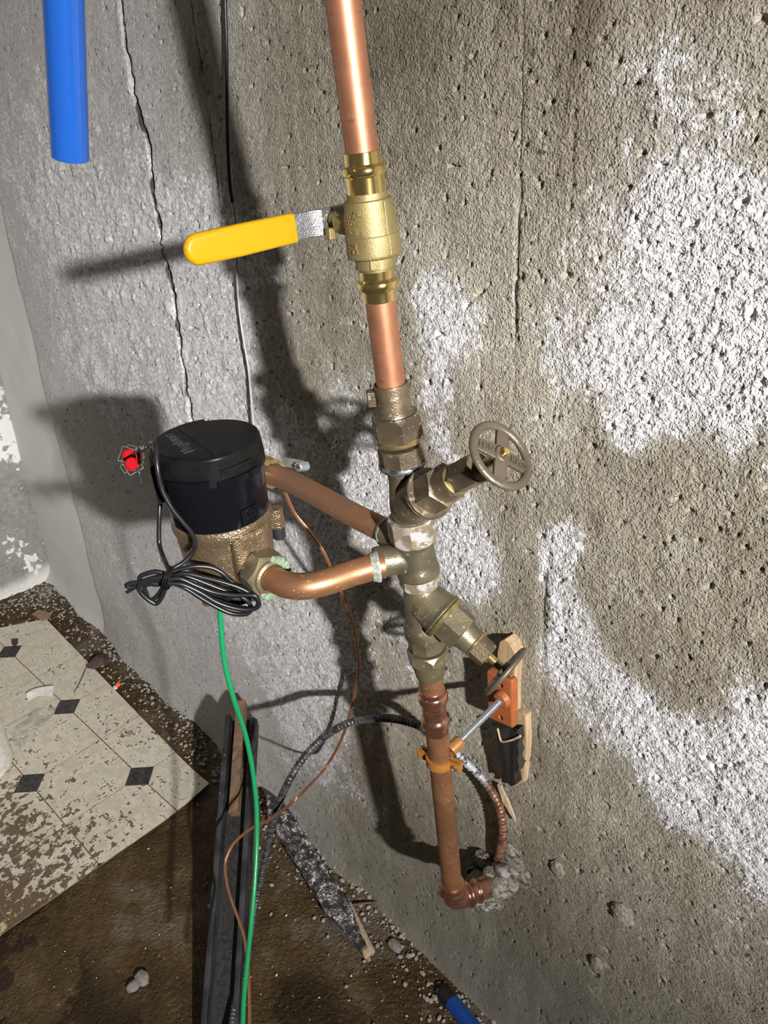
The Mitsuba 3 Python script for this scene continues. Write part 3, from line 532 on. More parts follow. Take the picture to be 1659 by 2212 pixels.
def half_left(a, b, z0, h):
    t = unit((b - a)[:2]); n = np.array([-t[1], t[0]]); n = n if n @ lf > 0 else -n
    q = [a[:2] - t * .3, a[:2] + t * .3, a[:2] + t * .3 + n * .3, a[:2] - t * .3 + n * .3]; q = np.array(q); q = q if (q[1] - q[0])[0] * (q[2] - q[0])[1] - (q[1] - q[0])[1] * (q[2] - q[0])[0] > 0 else q[::-1]
    return m3.Manifold.extrude(m3.CrossSection([q]), h).translate((0, 0, z0)), n, t
hl, nl, tl = half_left(sa, sb, ZL - .01, .03)
leftp = disc ^ hl; hl2, nl2, _ = half_left(sa - np.r_[nl * .0008, 0], sb - np.r_[nl * .0008, 0], ZL - .01, .03)
edge_, ne, te = half_left(ra, ra + np.r_[tl, 0], ZL - .01, .03)
mid_ = (disc - hl2) ^ edge_
add(lk + '__flap', tri(leftp), 'black_satin', 30); add(lk + '__flap', tri(mid_), 'black_satin', 30)
tc = (sa + sb) / 2; tc = np.array([*(tc[:2] + nl * .0125), ZL + .0025]); m = meshkit.text_mesh('Neptune', .0115, .0010, True); v = m.vertices; w = v[:, 0].max()
m.vertices = tc + np.outer(-(v[:, 0] - w / 2) * 1.05, np.r_[tl, 0]) + np.outer(-(v[:, 1] - .003), -np.r_[nl, 0]) * 1.0 + np.outer(v[:, 2], [0, 0, 1])
add(lk + '__lettering', m, 'black_plastic', 30)
def patch(a0, a1, r0, r1, z0, z1, bev=.0012, n=24):            # a curved panel on the register's side
    t = np.linspace(FC + a0, FC + a1, n); c = [(r1 * math.cos(q), r1 * math.sin(q)) for q in t] + [(r0 * math.cos(q), r0 * math.sin(q)) for q in t[::-1]]
    return tri(m3.Manifold.extrude(m3.CrossSection([np.array(c)]), z1 - z0).translate((MX, MY, z0)))
D = math.radians
add(W_ + '__side_panel', patch(D(-52), D(-6), .055, .0612, zfront(1067, .06), zfront(1038, .06)), 'black_gloss', 25)
add(W_ + '__latch', patch(D(2), D(50), .055, .0615, zfront(1056, .06), zfront(1042, .06)), 'black_gloss', 25)
add(W_ + '__latch', patch(D(7), D(44), .055, .0605, zfront(1037, .06), zfront(1019, .06)), 'black_satin', 25)
add(W_ + '__screw_tab', patch(D(20), D(43), .052, .0568, zfront(1157, .055) + .0065, zfront(1126, .055) + .0065), 'black_gloss', 25)
sp_ = mside(D(32), .0566, zfront(1141, .056) + .0075); sd = unit(sp_ - np.array([MX, MY, sp_[2]]))
add(W_ + '__screw', put(lathe([(0, 0), (.0048, 0), (.0046, .0018), (.0030, .0026), (.0020, .0014), (0, .0014)], 28), sp_, sd), 'black_gloss', 30)
hb = m3.Manifold.batch_hull([m3.Manifold.sphere(.003, 12).translate(tuple(mside(D(a), r, z))) for a in (-66, -112) for r in (.050, .0640) for z in (zfront(1078, .05), zfront(1008, .05))])
hk = add(W_ + '__wire_box', tri(hb), 'black_satin', 40)
# bronze body
bz = lambda py: zfront(py, .056)
zbot = ZM - .034
prof = [(0, zbot), (.030, zbot), (.038, zbot + .004), (.045, zbot + .014), (.050, zbot + .026), (.0535, ZB - .016), (.0560, ZB - .008), (.0560, ZB - .002), (.0540, ZB + .002), (0, ZB + .002)]
mb = solid(put(lathe(prof, 72), CMX)) + solid(put(rod(.0215, .057, .001), [MX, MY, ZM], (1, 0, 0))) + solid(put(rod(.0215, .057, .001), [MX, MY, ZM], (-1, 0, 0)))
mb = mb + m3.Manifold.batch_hull([m3.Manifold.sphere(.006, 14).translate((MX + sx * a, MY + sy * .016, z)) for sx, a in ((1, .030), (1, .052)) for sy in (-1, 1) for z in (ZM + .002, ZB - .012)])
lug = mside(D(93), .0600, 0); mb = mb + m3.Manifold.batch_hull([mrod(.0082, .024, 28).translate((lug[0], lug[1], ZB - .034)), m3.Manifold.sphere(.004, 10).translate((MX + .8 * (lug[0] - MX), MY + .8 * (lug[1] - MY), ZB - .03))])
lug2 = mside(D(-35), .0560, 0); mb = mb + m3.Manifold.batch_hull([mrod(.0085, .014, 28).translate((lug2[0], lug2[1], zbot + .004)), mrod(.012, .014, 28).translate((MX + .7 * (lug2[0] - MX), MY + .7 * (lug2[1] - MY), zbot + .006))])
bmesh_ = tri(mb.refine_to_length(.0019)); trimesh.smoothing.filter_taubin(bmesh_, iterations=14); bmesh_.vertices += bmesh_.vertex_normals * (.0011 * (meshkit.fbm(bmesh_.vertices * 420, 2, 81) - .5))[:, None]; add(W_ + '__body', bmesh_, 'bronze_meter', 55)
part_label(W_ + '__body', 'rough cast bronze body under the register')
for i in range(3): add(W_ + '__casting_rib', sweep(np.array([mside(D(a), .0563, ZB - .0045 - .0032 * i + .0000 * a) for a in np.linspace(2, 46 - 13 * (i > 0), 20)]), .0011, 8), 'bronze_meter', 50)
add(W_ + '__number_plate', patch(D(17), D(52), .0552, .0572, ZB - .0125, ZB - .0060), 'plate_dark', 25)
m = meshkit.text_mesh('8 1 4 2 0 7 5', .0040, .0006, True); v = m.vertices; v = v - [v[:, 0].max() / 2, 0, 0]
an = D(35) - v[:, 0] / .0572; an = D(35) + v[:, 0] / .0572; m.vertices = np.c_[MX + (.0570 + v[:, 2]) * np.cos(FC + an), MY + (.0570 + v[:, 2]) * np.sin(FC + an), ZB - .0112 + v[:, 1]]
add(W_ + '__number_plate__digits', m, 'brass_worn', 30)
add(W_ + '__base_plate', put(lathe([(0, zbot - .010), (.044, zbot - .010), (.046, zbot - .008), (.046, zbot - .001), (.044, zbot + .001), (0, zbot + .001)], 64), CMX), 'black_plastic', 30)
bp = mside(D(97), .0600, ZB - .052); add(W_ + '__bolt_cap', put(rod(.0078, .017, .002), bp), 'black_plastic', 35)
def meter_nut(P, dx, lab):
    n = new('union_nut'); tag(n, lab, 'nut')
    nn = hexnut(.0475, .0235, .0028, bore=.0150); nn.apply_translation([0, 0, -.0235])
    add(n + '__hexagon', put(nn, P, (dx, 0, 0), (0, .25, 1)), 'bronze_green', 25)
    add(n + '__shoulder', put(lathe([(.0150, -.003), (.0215, -.003), (.0195, .0028), (.0165, .0042), (.0150, .0036), (.0150, -.003)], 48), P, (dx, 0, 0)), 'bronze_green', 40)
    if dx > 0:
        cr = [lump(P + np.array([.0012 + .001 * math.sin(3 * t), .0205 * math.cos(t), .0205 * math.sin(t)]), (.0035, .0052, .0052), i, 2, .6) for i, t in enumerate(np.linspace(-2.2, 1.2, 15))]
        add(n + '__corrosion', cat(*cr), 'patina', 50); part_label(n + '__corrosion', 'pale green corrosion crust around the pipe')
meter_nut(NUT, 1, 'big bronze hexagon nut with green crust at the near side of the meter')
meter_nut(NB, -1, 'bronze hexagon nut hidden at the far side of the meter')

# ------------------------------------------------------------------ lower fittings of the riser
k = new('reducing_coupling'); tag(k, 'greenish bronze reducing coupling under the lower stop valve', 'pipe fitting')
add(k + '__hexagon', riser_put(hexnut(.0455, .0165, .0040, 6), 1424), 'bronze_green', 25)
add(k + '__cone', riser([(1418, 84), (1424, 80), (1440, 70), (1452, 64), (1457, 62), (1459, 56)]), 'bronze_green', 30)
add(k + '__adapter', riser([(1457, 53), (1480, 53), (1494, 52), (1496, 50)]), 'copper_brown', 30)
part_label(k + '__adapter', 'copper adapter spigot under the bronze cone')
k = new('press_coupling'); tag(k, 'shiny new copper press coupling with two beads above the orange clamp', 'pipe fitting')
add(k + '__body', riser([(1487, 55), (1488, 57), (1496, 58), (1498, 63), (1502, 66), (1508, 66), (1512, 62), (1515, 54), (1520, 52.5), (1543, 52.5), (1546, 54), (1549, 61), (1553, 64), (1559, 64), (1562, 60), (1565, 52), (1579, 51.5), (1580, 49)]), 'copper_new', 32)
marks = []
for py, w, n0 in ((1528, 53, 0), (1535, 53, 3)):
    for a in range(-50, 51, 9):
        P, nn = around(py, math.radians(a), rpx(w, py)); marks.append(put(tri(rbox(.0012, .0050, .0012, .0004)), P, nn))
for a in range(-70, 71, 12):
    for py, w in ((1492, 58), (1573, 51.8)):
        P, nn = around(py, math.radians(a), rpx(w, py)); marks.append(put(tri(rbox(.0009, .0060, .0010, .0003)), P, nn))
ck = add(k + '__crimp_marks', cat(*marks), 'copper_new', 40); labels[ck] = {'label': 'rows of small crimp marks', 'kind': 'stuff'}
# elbow into the wall
k = new('press_elbow'); tag(k, 'shiny copper press elbow turning the lowest pipe into the wall', 'pipe fitting')
E0 = axis(zpy(1945)); E1 = at_y(1052, 1914, .5630); ed = unit(E1 - E0); ea = axis(zpy(1905))
el = spline([axis(zpy(1906)), axis(zpy(1925)), axis(zpy(1938)) + ed * .002, E0 + ed * .011 + [0, 0, .001], E0 + ed * .026, E0 + ed * .040, E1 - ed * .002], 10)
el, q = resample(el, .0015); q = q / q[-1]
rad = .0162 + .0042 * (np.exp(-((q - .16) / .055) ** 2)) + .0036 * np.exp(-((q - .66) / .045) ** 2) + .0024 * np.exp(-((q - .82) / .03) ** 2)
add(k + '__body', sweep(el, rad, 40), 'copper_new', 50)
add(k + '__rim', put(lathe([(.0146, -.001), (.0176, -.001), (.0182, .0008), (.0174, .0022), (.0146, .0022), (.0146, -.001)], 44), axis(zpy(1908)), unit(axis(.5) - axis(.4))), 'copper_new', 40)
WH = at_wall(1064, 1905); k = new('copper_pipe')
add(k, sweep(np.array([E1 - ed * .012, E1 + ed * .006, E1 + ed * .05, E1 + ed * .11]), .0150, 32), 'bronze_old', 40); tag(k, 'stub of old pipe coming out of the wall into the copper elbow', 'pipe')
# crust of mortar around the hole: lumps and a smear on the wall
def wl(px, py, s, seed, off=0.0, m='stone_grey', amp=.6):
    P = at_wall(px, py); P = P + [0, off, 0]; return lump(P, s, seed, 3, amp, 2.6)
mat('mortar', bump(principled(mottled((0.13, 0.113, 0.09), (0.22, 0.205, 0.185), 90, c3=(0.07, 0.055, 0.04), f3=150, t3=0.54), 0.45, 0, 0.6), cast_fn, 0.002))
for i, (px, py, s, off) in enumerate([(1055, 1858, (.022, .012, .014), -.004), (1040, 1892, (.013, .018, .018), -.012), (1062, 1893, (.016, .020, .016), -.014), (1085, 1880, (.016, .016, .020), -.010), (1080, 1912, (.018, .020, .016), -.012),
                                      (1075, 1945, (.014, .010, .009), -.004), (1105, 1862, (.022, .009, .030), .002), (1120, 1890, (.020, .007, .030), .003), (1100, 1842, (.012, .008, .018), .002), (1075, 1925, (.013, .016, .010), -.010), (1058, 1912, (.013, .013, .011), -.030), (1064, 1880, (.014, .014, .012), -.026), (1072, 1902, (.014, .014, .014), -.028), (1090, 1900, (.02, .012, .022), -.006), (1050, 1875, (.010, .010, .008), -.020), (1066, 1938, (.012, .012, .007), -.016)]):
    add('wall_back__mortar_lump', wl(px, py, s, 40 + i, off), 'mortar', 60)
for i, (px, py, s) in enumerate([(1202, 1880, (.016, .008, .022)), (1342, 1978, (.022, .010, .024)), (1287, 2082, (.014, .009, .014)), (1265, 2140, (.026, .005, .024)), (1330, 1520, (.010, .009, .014)), (1520, 1515, (.008, .008, .012)), (1090, 870, (.016, .004, .016)), (1640, 1960, (.012, .01, .02))]):
    add('wall_back__plaster_lump', wl(px, py, np.array(s) * .72, 60 + i, .003), 'concrete_wall', 60)
for i in range(26):
    t_ = .004 + .040 * (i % 13) / 13; a_ = i * 2.4; uu = unit(np.cross(ed, [0, 0, 1])); ww = np.cross(uu, ed)
    add('wall_back__mortar_lump', lump(E1 + ed * (t_ + .004) + (.0125 + .004 * t_ / .04) * (math.cos(a_) * uu + math.sin(a_) * ww), np.array([.010, .009, .009]) * (.7 + .5 * rng.random()) * (1 + t_ * 8), 90 + i, 2, .7, 2.6), 'mortar', 60)
# pipe sleeve left standing out of the wall by the elbow
SP = at_wall(1030, 1888); add('wall_back__pipe_sleeve', put(lathe([(.0150, -.02), (.0150, .012), (.0138, .013), (.0128, .012), (.0128, -.02)], 36), SP + [0, .004, .004], (0.15, -1, 0.05)), 'steel_dark', 30)

# ------------------------------------------------------------------ hanger: clamp, threaded rod, plate, on a wood strip
H_ = 'pipe_hanger'
tag(H_, 'orange split clamp with threaded rod and orange wall plate holding the lowest pipe', 'pipe clamp')
PC = axis(zpy(1640)); PL0 = at_y(1084, 1511, .590)
RO = unit(PL0 - PC - [0, 0, .012]); RS = PL0 - unit(PL0 - (PC + RO * .020 + np.array([.004, .004, .008]))) * 0
ra_ = at_h(986, 1608, float((PC + [.01, .014, 0])[:2] @ (CAM[:2, 2] / np.linalg.norm(CAM[:2, 2]))))
rodd = unit(PL0 - ra_); rl = np.linalg.norm(PL0 - ra_)
thr = lathe([(0, 0)] + [(.0050 if i % 2 else .0041, .0010 * i) for i in range(int((rl + .004) / .0010))] + [(0, rl + .004)], 24)
add(H_ + '__threaded_rod', put(thr, ra_, rodd), 'zinc', 20); part_label(H_ + '__threaded_rod', 'zinc plated threaded rod')
ea_ = TOCAM + math.radians(58)                               # where the clamp's screw ears stand, right of the camera's side
ez = np.array([math.cos(ea_), math.sin(ea_), 0]); et = np.array([-ez[1], ez[0], 0])
def half_ring(side):                                          # the two halves of the clamp meet along the ears
    a0 = ea_ + (0.10 if side > 0 else PI + 0.10); t = np.linspace(a0, a0 + PI - .2, 40); q = [(.0178 * math.cos(x), .0178 * math.sin(x)) for x in t] + [(.0146 * math.cos(x), .0146 * math.sin(x)) for x in t[::-1]]
    h = m3.Manifold.extrude(m3.CrossSection([np.array(q)]), .0125)
    for s in (1, -1):                                         # ears
        e = m3.Manifold.batch_hull([mrod(.0020 if j == 0 else .0020, .0125, 16).translate(tuple(np.r_[(s * ez * (.0155 + .0135 * j) + side * et * .0032 * (1 + .0 * j))[:2], 0])) for j in (0, 1)])
        h = h + e
    return tri(h.translate((PC[0], PC[1], PC[2] - .006)))
for sd_ in (1, -1): add(H_ + '__clamp_half', half_ring(sd_), 'orange_clamp', 35)
cs = PC + ez * .0235 - et * .0050; add(H_ + '__clamp_screw', put(lathe([(0, 0), (.0042, 0), (.0040, .0018), (.0024, .0028), (.0012, .0016), (0, .0016)], 24), cs, -et), 'brass_worn', 30)
add(H_ + '__rod_boss', put(lathe([(0, -.006), (.0085, -.006), (.0080, .010), (.0070, .012), (0, .012)], 32), ra_ - rodd * .004, rodd), 'orange_clamp', 30)
pc = [at_y(px, py, .597) for px, py in ((1054, 1446), (1109, 1470), (1110, 1572), (1057, 1547))]
pl = m3.Manifold.batch_hull([m3.Manifold.sphere(.0035, 16).translate((float(p[0]) + (.003 if i in (0, 3) else -.003), float(p[1]) + oy, float(p[2]) + (-.003 if i < 2 else .003))) for i, p in enumerate(pc) for oy in (0, .006)])
pcx = sum(pc) / 4
for py in (1479, 1549):
    hp = at_y(1083, py, .595); pl = pl - mrod(.0042, .05, 24).rotate((90, 0, 0)).translate((hp[0], .62, hp[2]))
add(H_ + '__wall_plate', tri(pl), 'orange_paint', 35)
add(H_ + '__plate_boss', put(lathe([(0, 0), (.0125, 0), (.0110, .006), (.0105, .0075), (.0062, .0080), (0, .0080)], 36), PL0 + [0, .004, 0], (-rodd * .3 + np.array([0, -1, 0]))), 'orange_paint', 30)
for py in (1479, 1549): hp = at_y(1083, py, .5985); add(H_ + '__plate_screw', put(lathe([(0, 0), (.0038, 0), (.0030, .0018), (0, .0012)], 20), hp, (0, -1, 0)), 'brass_worn', 30)
# the wood strip behind the plate
k = new('wood_strip'); tag(k, 'broken wood strip on the wall behind the orange plate, black face and raw edge', 'wood strip')
def strip_piece(pts, y0, y1, seed, jag=.0):
    r = np.random.default_rng(seed); q = []
    for px, py in pts: p = at_y(px, py, y0); q.append((p[0], p[2]))
    q = np.array(q); A = 0.5 * np.sum(q[:, 0] * np.roll(q[:, 1], -1) - np.roll(q[:, 0], -1) * q[:, 1]); q = q if A > 0 else q[::-1]
    return tri(m3.Manifold.extrude(m3.CrossSection([q]), y1 - y0).rotate((90, 0, 0)).translate((0, y1, 0)))
add(k + '__back_board', strip_piece([(1075, 1410), (1080, 1386), (1090, 1382), (1102, 1394), (1111, 1412), (1112, 1440), (1110, 1480), (1112, 1538), (1124, 1541), (1134, 1548), (1136, 1600), (1134, 1640), (1131, 1690), (1116, 1698), (1080, 1690)], .612, .640, 1), 'wood_raw', 30)
part_label(k + '__back_board', 'raw tan wood showing at the broken top and right edge')
add(k + '__front_board', strip_piece([(1072, 1572), (1078, 1566), (1112, 1584), (1118, 1576), (1120, 1600), (1116, 1612), (1120, 1625), (1116, 1640), (1122, 1655), (1118, 1668), (1112, 1672), (1116, 1694), (1104, 1699), (1096, 1692), (1084, 1690)], .600, .614, 2), 'wood_black', 30)
part_label(k + '__front_board', 'black painted front face')
cv = spline([at_y(px, py, .598) for px, py in ((1075, 1574), (1080, 1595), (1086, 1602), (1106, 1598), (1124, 1590))], 8)
add(k + '__torn_strip', sweep(cv, .0016, 8), 'wood_splinter_tan', 40)
k = new('wood_splinter'); sa_, sb_ = at_wall(1076, 1696, .006), at_wall(1112, 1772, .004); sm_ = (sa_ + sb_) / 2
add(k, tri(hullpts([sa_, sa_ + [.006, 0, .002], sm_ + [-.004, -.002, 0], sm_ + [.006, 0, .003], sb_, sb_ + [.002, 0, 0]], .0015)), 'wood_splinter_tan', 30); tag(k, 'tan wood splinter on the wall beside the armoured cable', 'wood splinter')

# ------------------------------------------------------------------ armoured cable, wires
cpts = [at_wall(1070, 1880, -.004), at_wall(1081, 1838, .010), at_wall(1087, 1795, .016), at_wall(1077, 1738, .020), at_wall(1045, 1686, .028), at_wall(1003, 1644, .042), at_y(945, 1592, .562), at_y(905, 1567, .562), at_y(845, 1552, .555), at_y(785, 1554, .545),
        at_y(735, 1570, .522), at_y(690, 1600, .502), at_y(650, 1645, .465), at_y(620, 1695, .435), at_z(597, 1750, .355), at_z(582, 1810, .26), at_z(567, 1880, .18), at_z(553, 1950, .11), at_z(542, 2020, .075), at_z(529, 2095, .062), at_z(509, 2160, .058), at_z(495, 2260, .056)]
path, q = resample(spline(cpts, 14), .00085); rib = .0059 + .0007 * np.sin(q * 2 * PI / .0068)
add('armoured_cable', sweep(path, rib, 16), 'conduit', 50); tag('armoured_cable', 'ribbed grey armoured cable arching over the floor and rusting into the wall', 'cable')
def hang(px, py, h): return at_h(px, py, h)
gp = [hang(474, 1262, .770), hang(475, 1300, .775), hang(477, 1350, .78), hang(485, 1430, .785), at_z(505, 1510, .765), at_z(531, 1590, .685), at_z(548, 1680, .61), at_z(555, 1770, .545), at_z(552, 1880, .49), at_z(543, 1990, .45), at_z(533, 2090, .425), at_z(526, 2170, .41), at_z(522, 2290, .39)]
add('green_wire', sweep(spline(gp, 14), .0033, 18), 'green_plastic', 60); tag('green_wire', 'green insulated wire hanging from below the water meter down to the bottom edge', 'wire')
wp = [at_y(606, 1042, .492), at_y(617, 1068, .497), at_y(637, 1110, .508), at_y(668, 1148, .520), at_y(700, 1195, .532), at_y(721, 1243, .545), at_y(746, 1300, .558), at_y(768, 1375, .575), at_y(774, 1450, .585), at_y(760, 1525, .585), at_y(736, 1600, .577), at_y(700, 1662, .560), at_z(645, 1720, .44), at_z(592, 1765, .36), at_z(540, 1792, .31),
      at_z(500, 1828, .28), at_z(487, 1868, .26), at_z(492, 1915, .26), at_z(508, 1965, .28), at_z(527, 2020, .30), at_z(536, 2090, .32), at_z(539, 2160, .33), at_z(539, 2290, .34)]
path, q = resample(spline(wp, 12), .003); st = []
for j in range(7): st.append(sweep(path, .00088, 8, True, (np.full(len(path), 0 if j == 6 else .00170), 2 * PI * j / 6 + q * 2 * PI / .045)))
for m in st: add('earth_wire__strand', m, 'copper_wire', 60)
tag('earth_wire', 'bare twisted copper earth wire running from the pipe clamp behind the meter', 'wire')
wq = [at_wall(px, py, o) for px, py, o in ((484, -60, .010), (486, 0, .010), (489, 100, .011), (490, 200, .010), (491, 300, .012), (496, 400, .012), (508, 480, .011), (512, 600, .011), (518, 680, .010), (527, 740, .010), (537, 800, .009), (546, 900, .009), (552, 960, .009))]
ws = resample(spline(wq, 10), .006)[0]; kk = int(len(ws) * .42)
add('wall_wire__sleeve', sweep(ws[:kk + 1], .0026, 12), 'black_wire', 50); part_label('wall_wire__sleeve', 'black insulated upper length')
add('wall_wire__bare_end', sweep(ws[kk:], .0017, 12), 'grey_wire', 50); tag('wall_wire', 'thin wire running down the wall behind the yellow lever', 'wire')

# ------------------------------------------------------------------ meter cable bundle (px of a local drawing -> metres)
def cb_(x, y): return 250 + x / 4.74, 1180 + y / 4.74
def c3_(x, y): return 230 + x / 3.858, 880 + y / 3.858
HM = float(np.array([MX, MY]) @ (CAM[:2, 2] / np.linalg.norm(CAM[:2, 2])))
def loop(pts, h0, conv=cb_, dh=None): return [at_h(*conv(x, y), (h0 if dh is None else h0 + dh[i])) for i, (x, y) in enumerate(pts)]
CR = .00255; K = 'cable_bundle'
tag(K, 'black cable tied into loops hanging in front of the water meter', 'cable')
runs = [loop([(370, 300), (392, 296), (412, 330), (424, 500), (462, 680), (545, 840), (640, 960), (712, 1050), (738, 1140), (715, 1215), (640, 1292), (560, 1340), (500, 1385)], HM - .062, c3_, [.03, .02, .012, .0, -.003, -.005, -.005, -.004, -.004, -.004, -.008, -.012, -.014]),
        loop([(446, 800), (440, 900), (437, 1050), (442, 1150), (466, 1230), (490, 1290), (515, 1345), (540, 1380)], HM - .050, c3_, [.05, .045, .04, .035, .02, .005, -.01, -.02]),
        loop([(520, 300), (600, 255), (760, 212), (880, 205), (1000, 225), (1100, 280), (1170, 350), (1230, 400), (1180, 520), (1080, 545), (980, 500), (760, 370), (560, 320)], HM - .072, cb_, [0, .002, .004, .006, .008, .008, .008, .008, .010, .012, .012, .006, 0]),
        loop([(520, 330), (700, 280), (900, 320), (1100, 370), (1280, 430), (1400, 500), (1460, 570), (1440, 630), (1360, 640), (1200, 610), (1000, 545), (800, 440), (640, 370), (520, 350)], HM - .076),
        loop([(500, 350), (650, 330), (820, 400), (1000, 470), (1200, 500), (1390, 500), (1440, 520), (1465, 600), (1400, 645), (1250, 640), (1050, 580), (860, 470), (680, 390), (540, 380)], HM - .081),
        loop([(540, 310), (700, 300), (900, 370), (1080, 440), (1250, 500), (1350, 560), (1385, 640), (1340, 690), (1200, 690), (1040, 625), (860, 520), (720, 430), (600, 380), (530, 360)], HM - .070),
        loop([(560, 330), (420, 340), (300, 380), (180, 420), (110, 410), (130, 385), (250, 365), (400, 320), (530, 280)], HM - .076),
        loop([(560, 300), (420, 260), (300, 285), (250, 310), (250, 355), (330, 380), (440, 390), (470, 360), (540, 340)], HM - .072),
        loop([(520, 350), (505, 430), (470, 520), (420, 585), (370, 570), (300, 520), (240, 450), (245, 390), (330, 340), (440, 320), (530, 310)], HM - .079),
        loop([(500, 370), (470, 440), (400, 530), (340, 545), (310, 480), (295, 410), (370, 380), (450, 385), (540, 350)], HM - .074),
        loop([(300, 360), (220, 410), (160, 445), (110, 472)], HM - .074)]
for r in runs: add(K + '__cable', sweep(resample(spline(r, 10), .002)[0], CR if r is not runs[-1] else .0018, 12), 'black_cable', 60)
kp = at_h(*cb_(520, 325), HM - .076); tw = [sweep(np.array([kp + .0012 * j * unit(CAM[:, 0]) * 2 + .0125 * (math.cos(a) * CAM[:, 1] * .95 + math.sin(a) * CAM[:, 2] * .8) + .004 * math.cos(a) * CAM[:, 0] for a in np.linspace(0, 2 * PI, 40)]), .0011, 8) for j in range(3)]
add(K + '__tie', cat(*tw), 'black_satin', 50); part_label(K + '__tie', 'twist tie around the middle of the loops')
# security seals
def seal(px, py, off, rot, lab):
    k = new('security_seal'); tag(k, lab, 'seal', None)
    C = at_h(px, py, HM + off); d = unit(EYE + np.array([.12, -.1, .3]) - C); fr = lambda m: put(m, C, d, CAM[:, 1] * math.cos(rot) + CAM[:, 0] * math.sin(rot))
    add(k + '__disc', fr(cat(rod(.0074, .0042, .0012, 32), rod(.0060, .0048, .0006, 32))), 'red_plastic', 35)
    sh = tri((rbox(.0200, .0175, .0034, .0012) + rbox(.010, .024, .0024, .001)) - mrod(.0076, .03, 32).translate((0, 0, -.015))); add(k + '__shell', fr(sh), 'clear_plastic', 35); part_label(k + '__shell', 'clear plastic shell')
    return C
s1 = seal(279, 985, .010, .3, 'red and clear plastic seal, the upper left one on the meter wire'); s2 = seal(285, 1003, .002, 1.0, 'red and clear plastic seal, the lowest one on the meter wire')
C3 = at_h(305, 985, HM + .008); k = new('security_seal'); tag(k, 'red and clear plastic seal seen edge on, the one nearest the black register', 'seal')
add(k + '__disc', put(rod(.0075, .0045, .001, 32), C3, (-.60, -.75, .15)), 'red_plastic', 35); add(k + '__shell', put(tri(rbox(.019, .017, .0034, .0012) - mrod(.0078, .03, 32).translate((0, 0, -.015))), C3 + [0, 0, .002], (-.60, -.75, .15)), 'clear_plastic', 35)
add('seal_wire', sweep(spline([at_h(318, 966, HM - .02), at_h(306, 975, HM), s1, s2, at_h(300, 1020, HM - .004), at_h(303, 1045, HM - .004), at_h(308, 1030, HM - .004)], 10), .0016, 8), 'black_wire', 50); tag('seal_wire', 'short black wire threading the red seals beside the register', 'wire')

# ------------------------------------------------------------------ earth clamp on the back pipe
G = 'earth_clamp'; tag(G, 'brass and zinc earth clamp on the pipe behind the meter', 'clamp')
gx = at_y(583, 1000, .487)[0]; gz = BC[2] + .004
for s in (1, -1):
    q = [(.0152 * math.cos(t), .0152 * math.sin(t)) for t in np.linspace(.25, PI - .25, 24)]; q = q + [(-.024, .004), (-.024, .010), (-.0155, .0125), (-.011, .0178), (0, .0195), (.011, .0178), (.0155, .0125), (.024, .010), (.024, .004)]
    q = np.array([(a, s * b) for a, b in q]); A = 0.5 * np.sum(q[:, 0] * np.roll(q[:, 1], -1) - np.roll(q[:, 0], -1) * q[:, 1]); q = q if A > 0 else q[::-1]
    j = tri(m3.Manifold.extrude(m3.CrossSection([q]), .020).translate((0, 0, -.010))); add(G + '__jaw', put(j, [gx - .006, .487, gz], (1, 0, 0), (0, .75, .66)), 'brass_worn', 30)
zt = at_y(648, 1008, .512); tb = tri(m3.Manifold.batch_hull([mrod(.0075, .0022, 24).translate((0, 0, 0)), mrod(.0060, .0022, 24).translate((-.028, 0, 0))])); tdir = unit(np.array([.15, -.93, .32]))
add(G + '__strap', put(tb, zt + [-.002, .004, -.001], tdir, (0, 0, 1)), 'zinc', 30)
add(G + '__screw', put(lathe([(0, -.012), (.0064, -.012), (.0064, .0035), (.0052, .0050), (.0036, .0052), (.0030, .0040), (0, .0040)], 32), zt, tdir), 'zinc', 30)
sl = tri(rbox(.0122, .0022, .0012, .0004) + rbox(.0028, .0060, .0012, .0004)); add(G + '__screw__slot', put(sl, zt + tdir * .0050, tdir), 'steel_dark', 30)
lw = at_y(608, 1046, .487); add(G + '__wire_lug', tri(rbox(.048, .016, .006, .002).rotate((0, 8, 0)).translate((lw[0] - .016, lw[1] + .004, lw[2] + .004))), 'bronze_old', 30)
for dx in (-.030, -.024): add(G + '__lug_screw', put(rod(.0045, .006, .001, 24), lw + [dx, -.006, .006 - .012 * (dx < -.027)], (.5, -.8, .3)), 'zinc', 30)

# ------------------------------------------------------------------ blue pipes
bt, bb = at_h(134, -60, .545), None
dB = .60; b1 = EYE + ray(151.5, 341) * .620; b0 = EYE + ray(136.5, 0) * .556; bd = unit(b0 - b1)
ring = lambda L: lathe([(.0112, 0), (.0140, 0), (.0143, .0004), (.0143, L), (.0112, L), (.0112, 0)], 56)
add('blue_pipe', put(ring(.30), b1, bd), 'blue_plastic', 30); tag('blue_pipe', 'blue plastic pipe hanging into the picture at the upper left', 'pipe')
f0, f1 = at_z(957, 2142, .0143), at_z(1030, 2230, .0143); fd = unit(f1 - f0)
add('blue_pipe_001__tube', put(ring(.5), f0 + fd * .012, fd), 'blue_plastic', 30); add('blue_pipe_001__end_cap', put(lathe([(0, -.017), (.008, -.0165), (.0125, -.013), (.0143, -.006), (.0145, .012), (0, .012)], 40), f0 + fd * .012, fd), 'black_rubber', 40)
part_label('blue_pipe_001__end_cap', 'black rounded end'); tag('blue_pipe_001', 'blue pipe with a black end lying on the floor at the bottom edge', 'pipe')

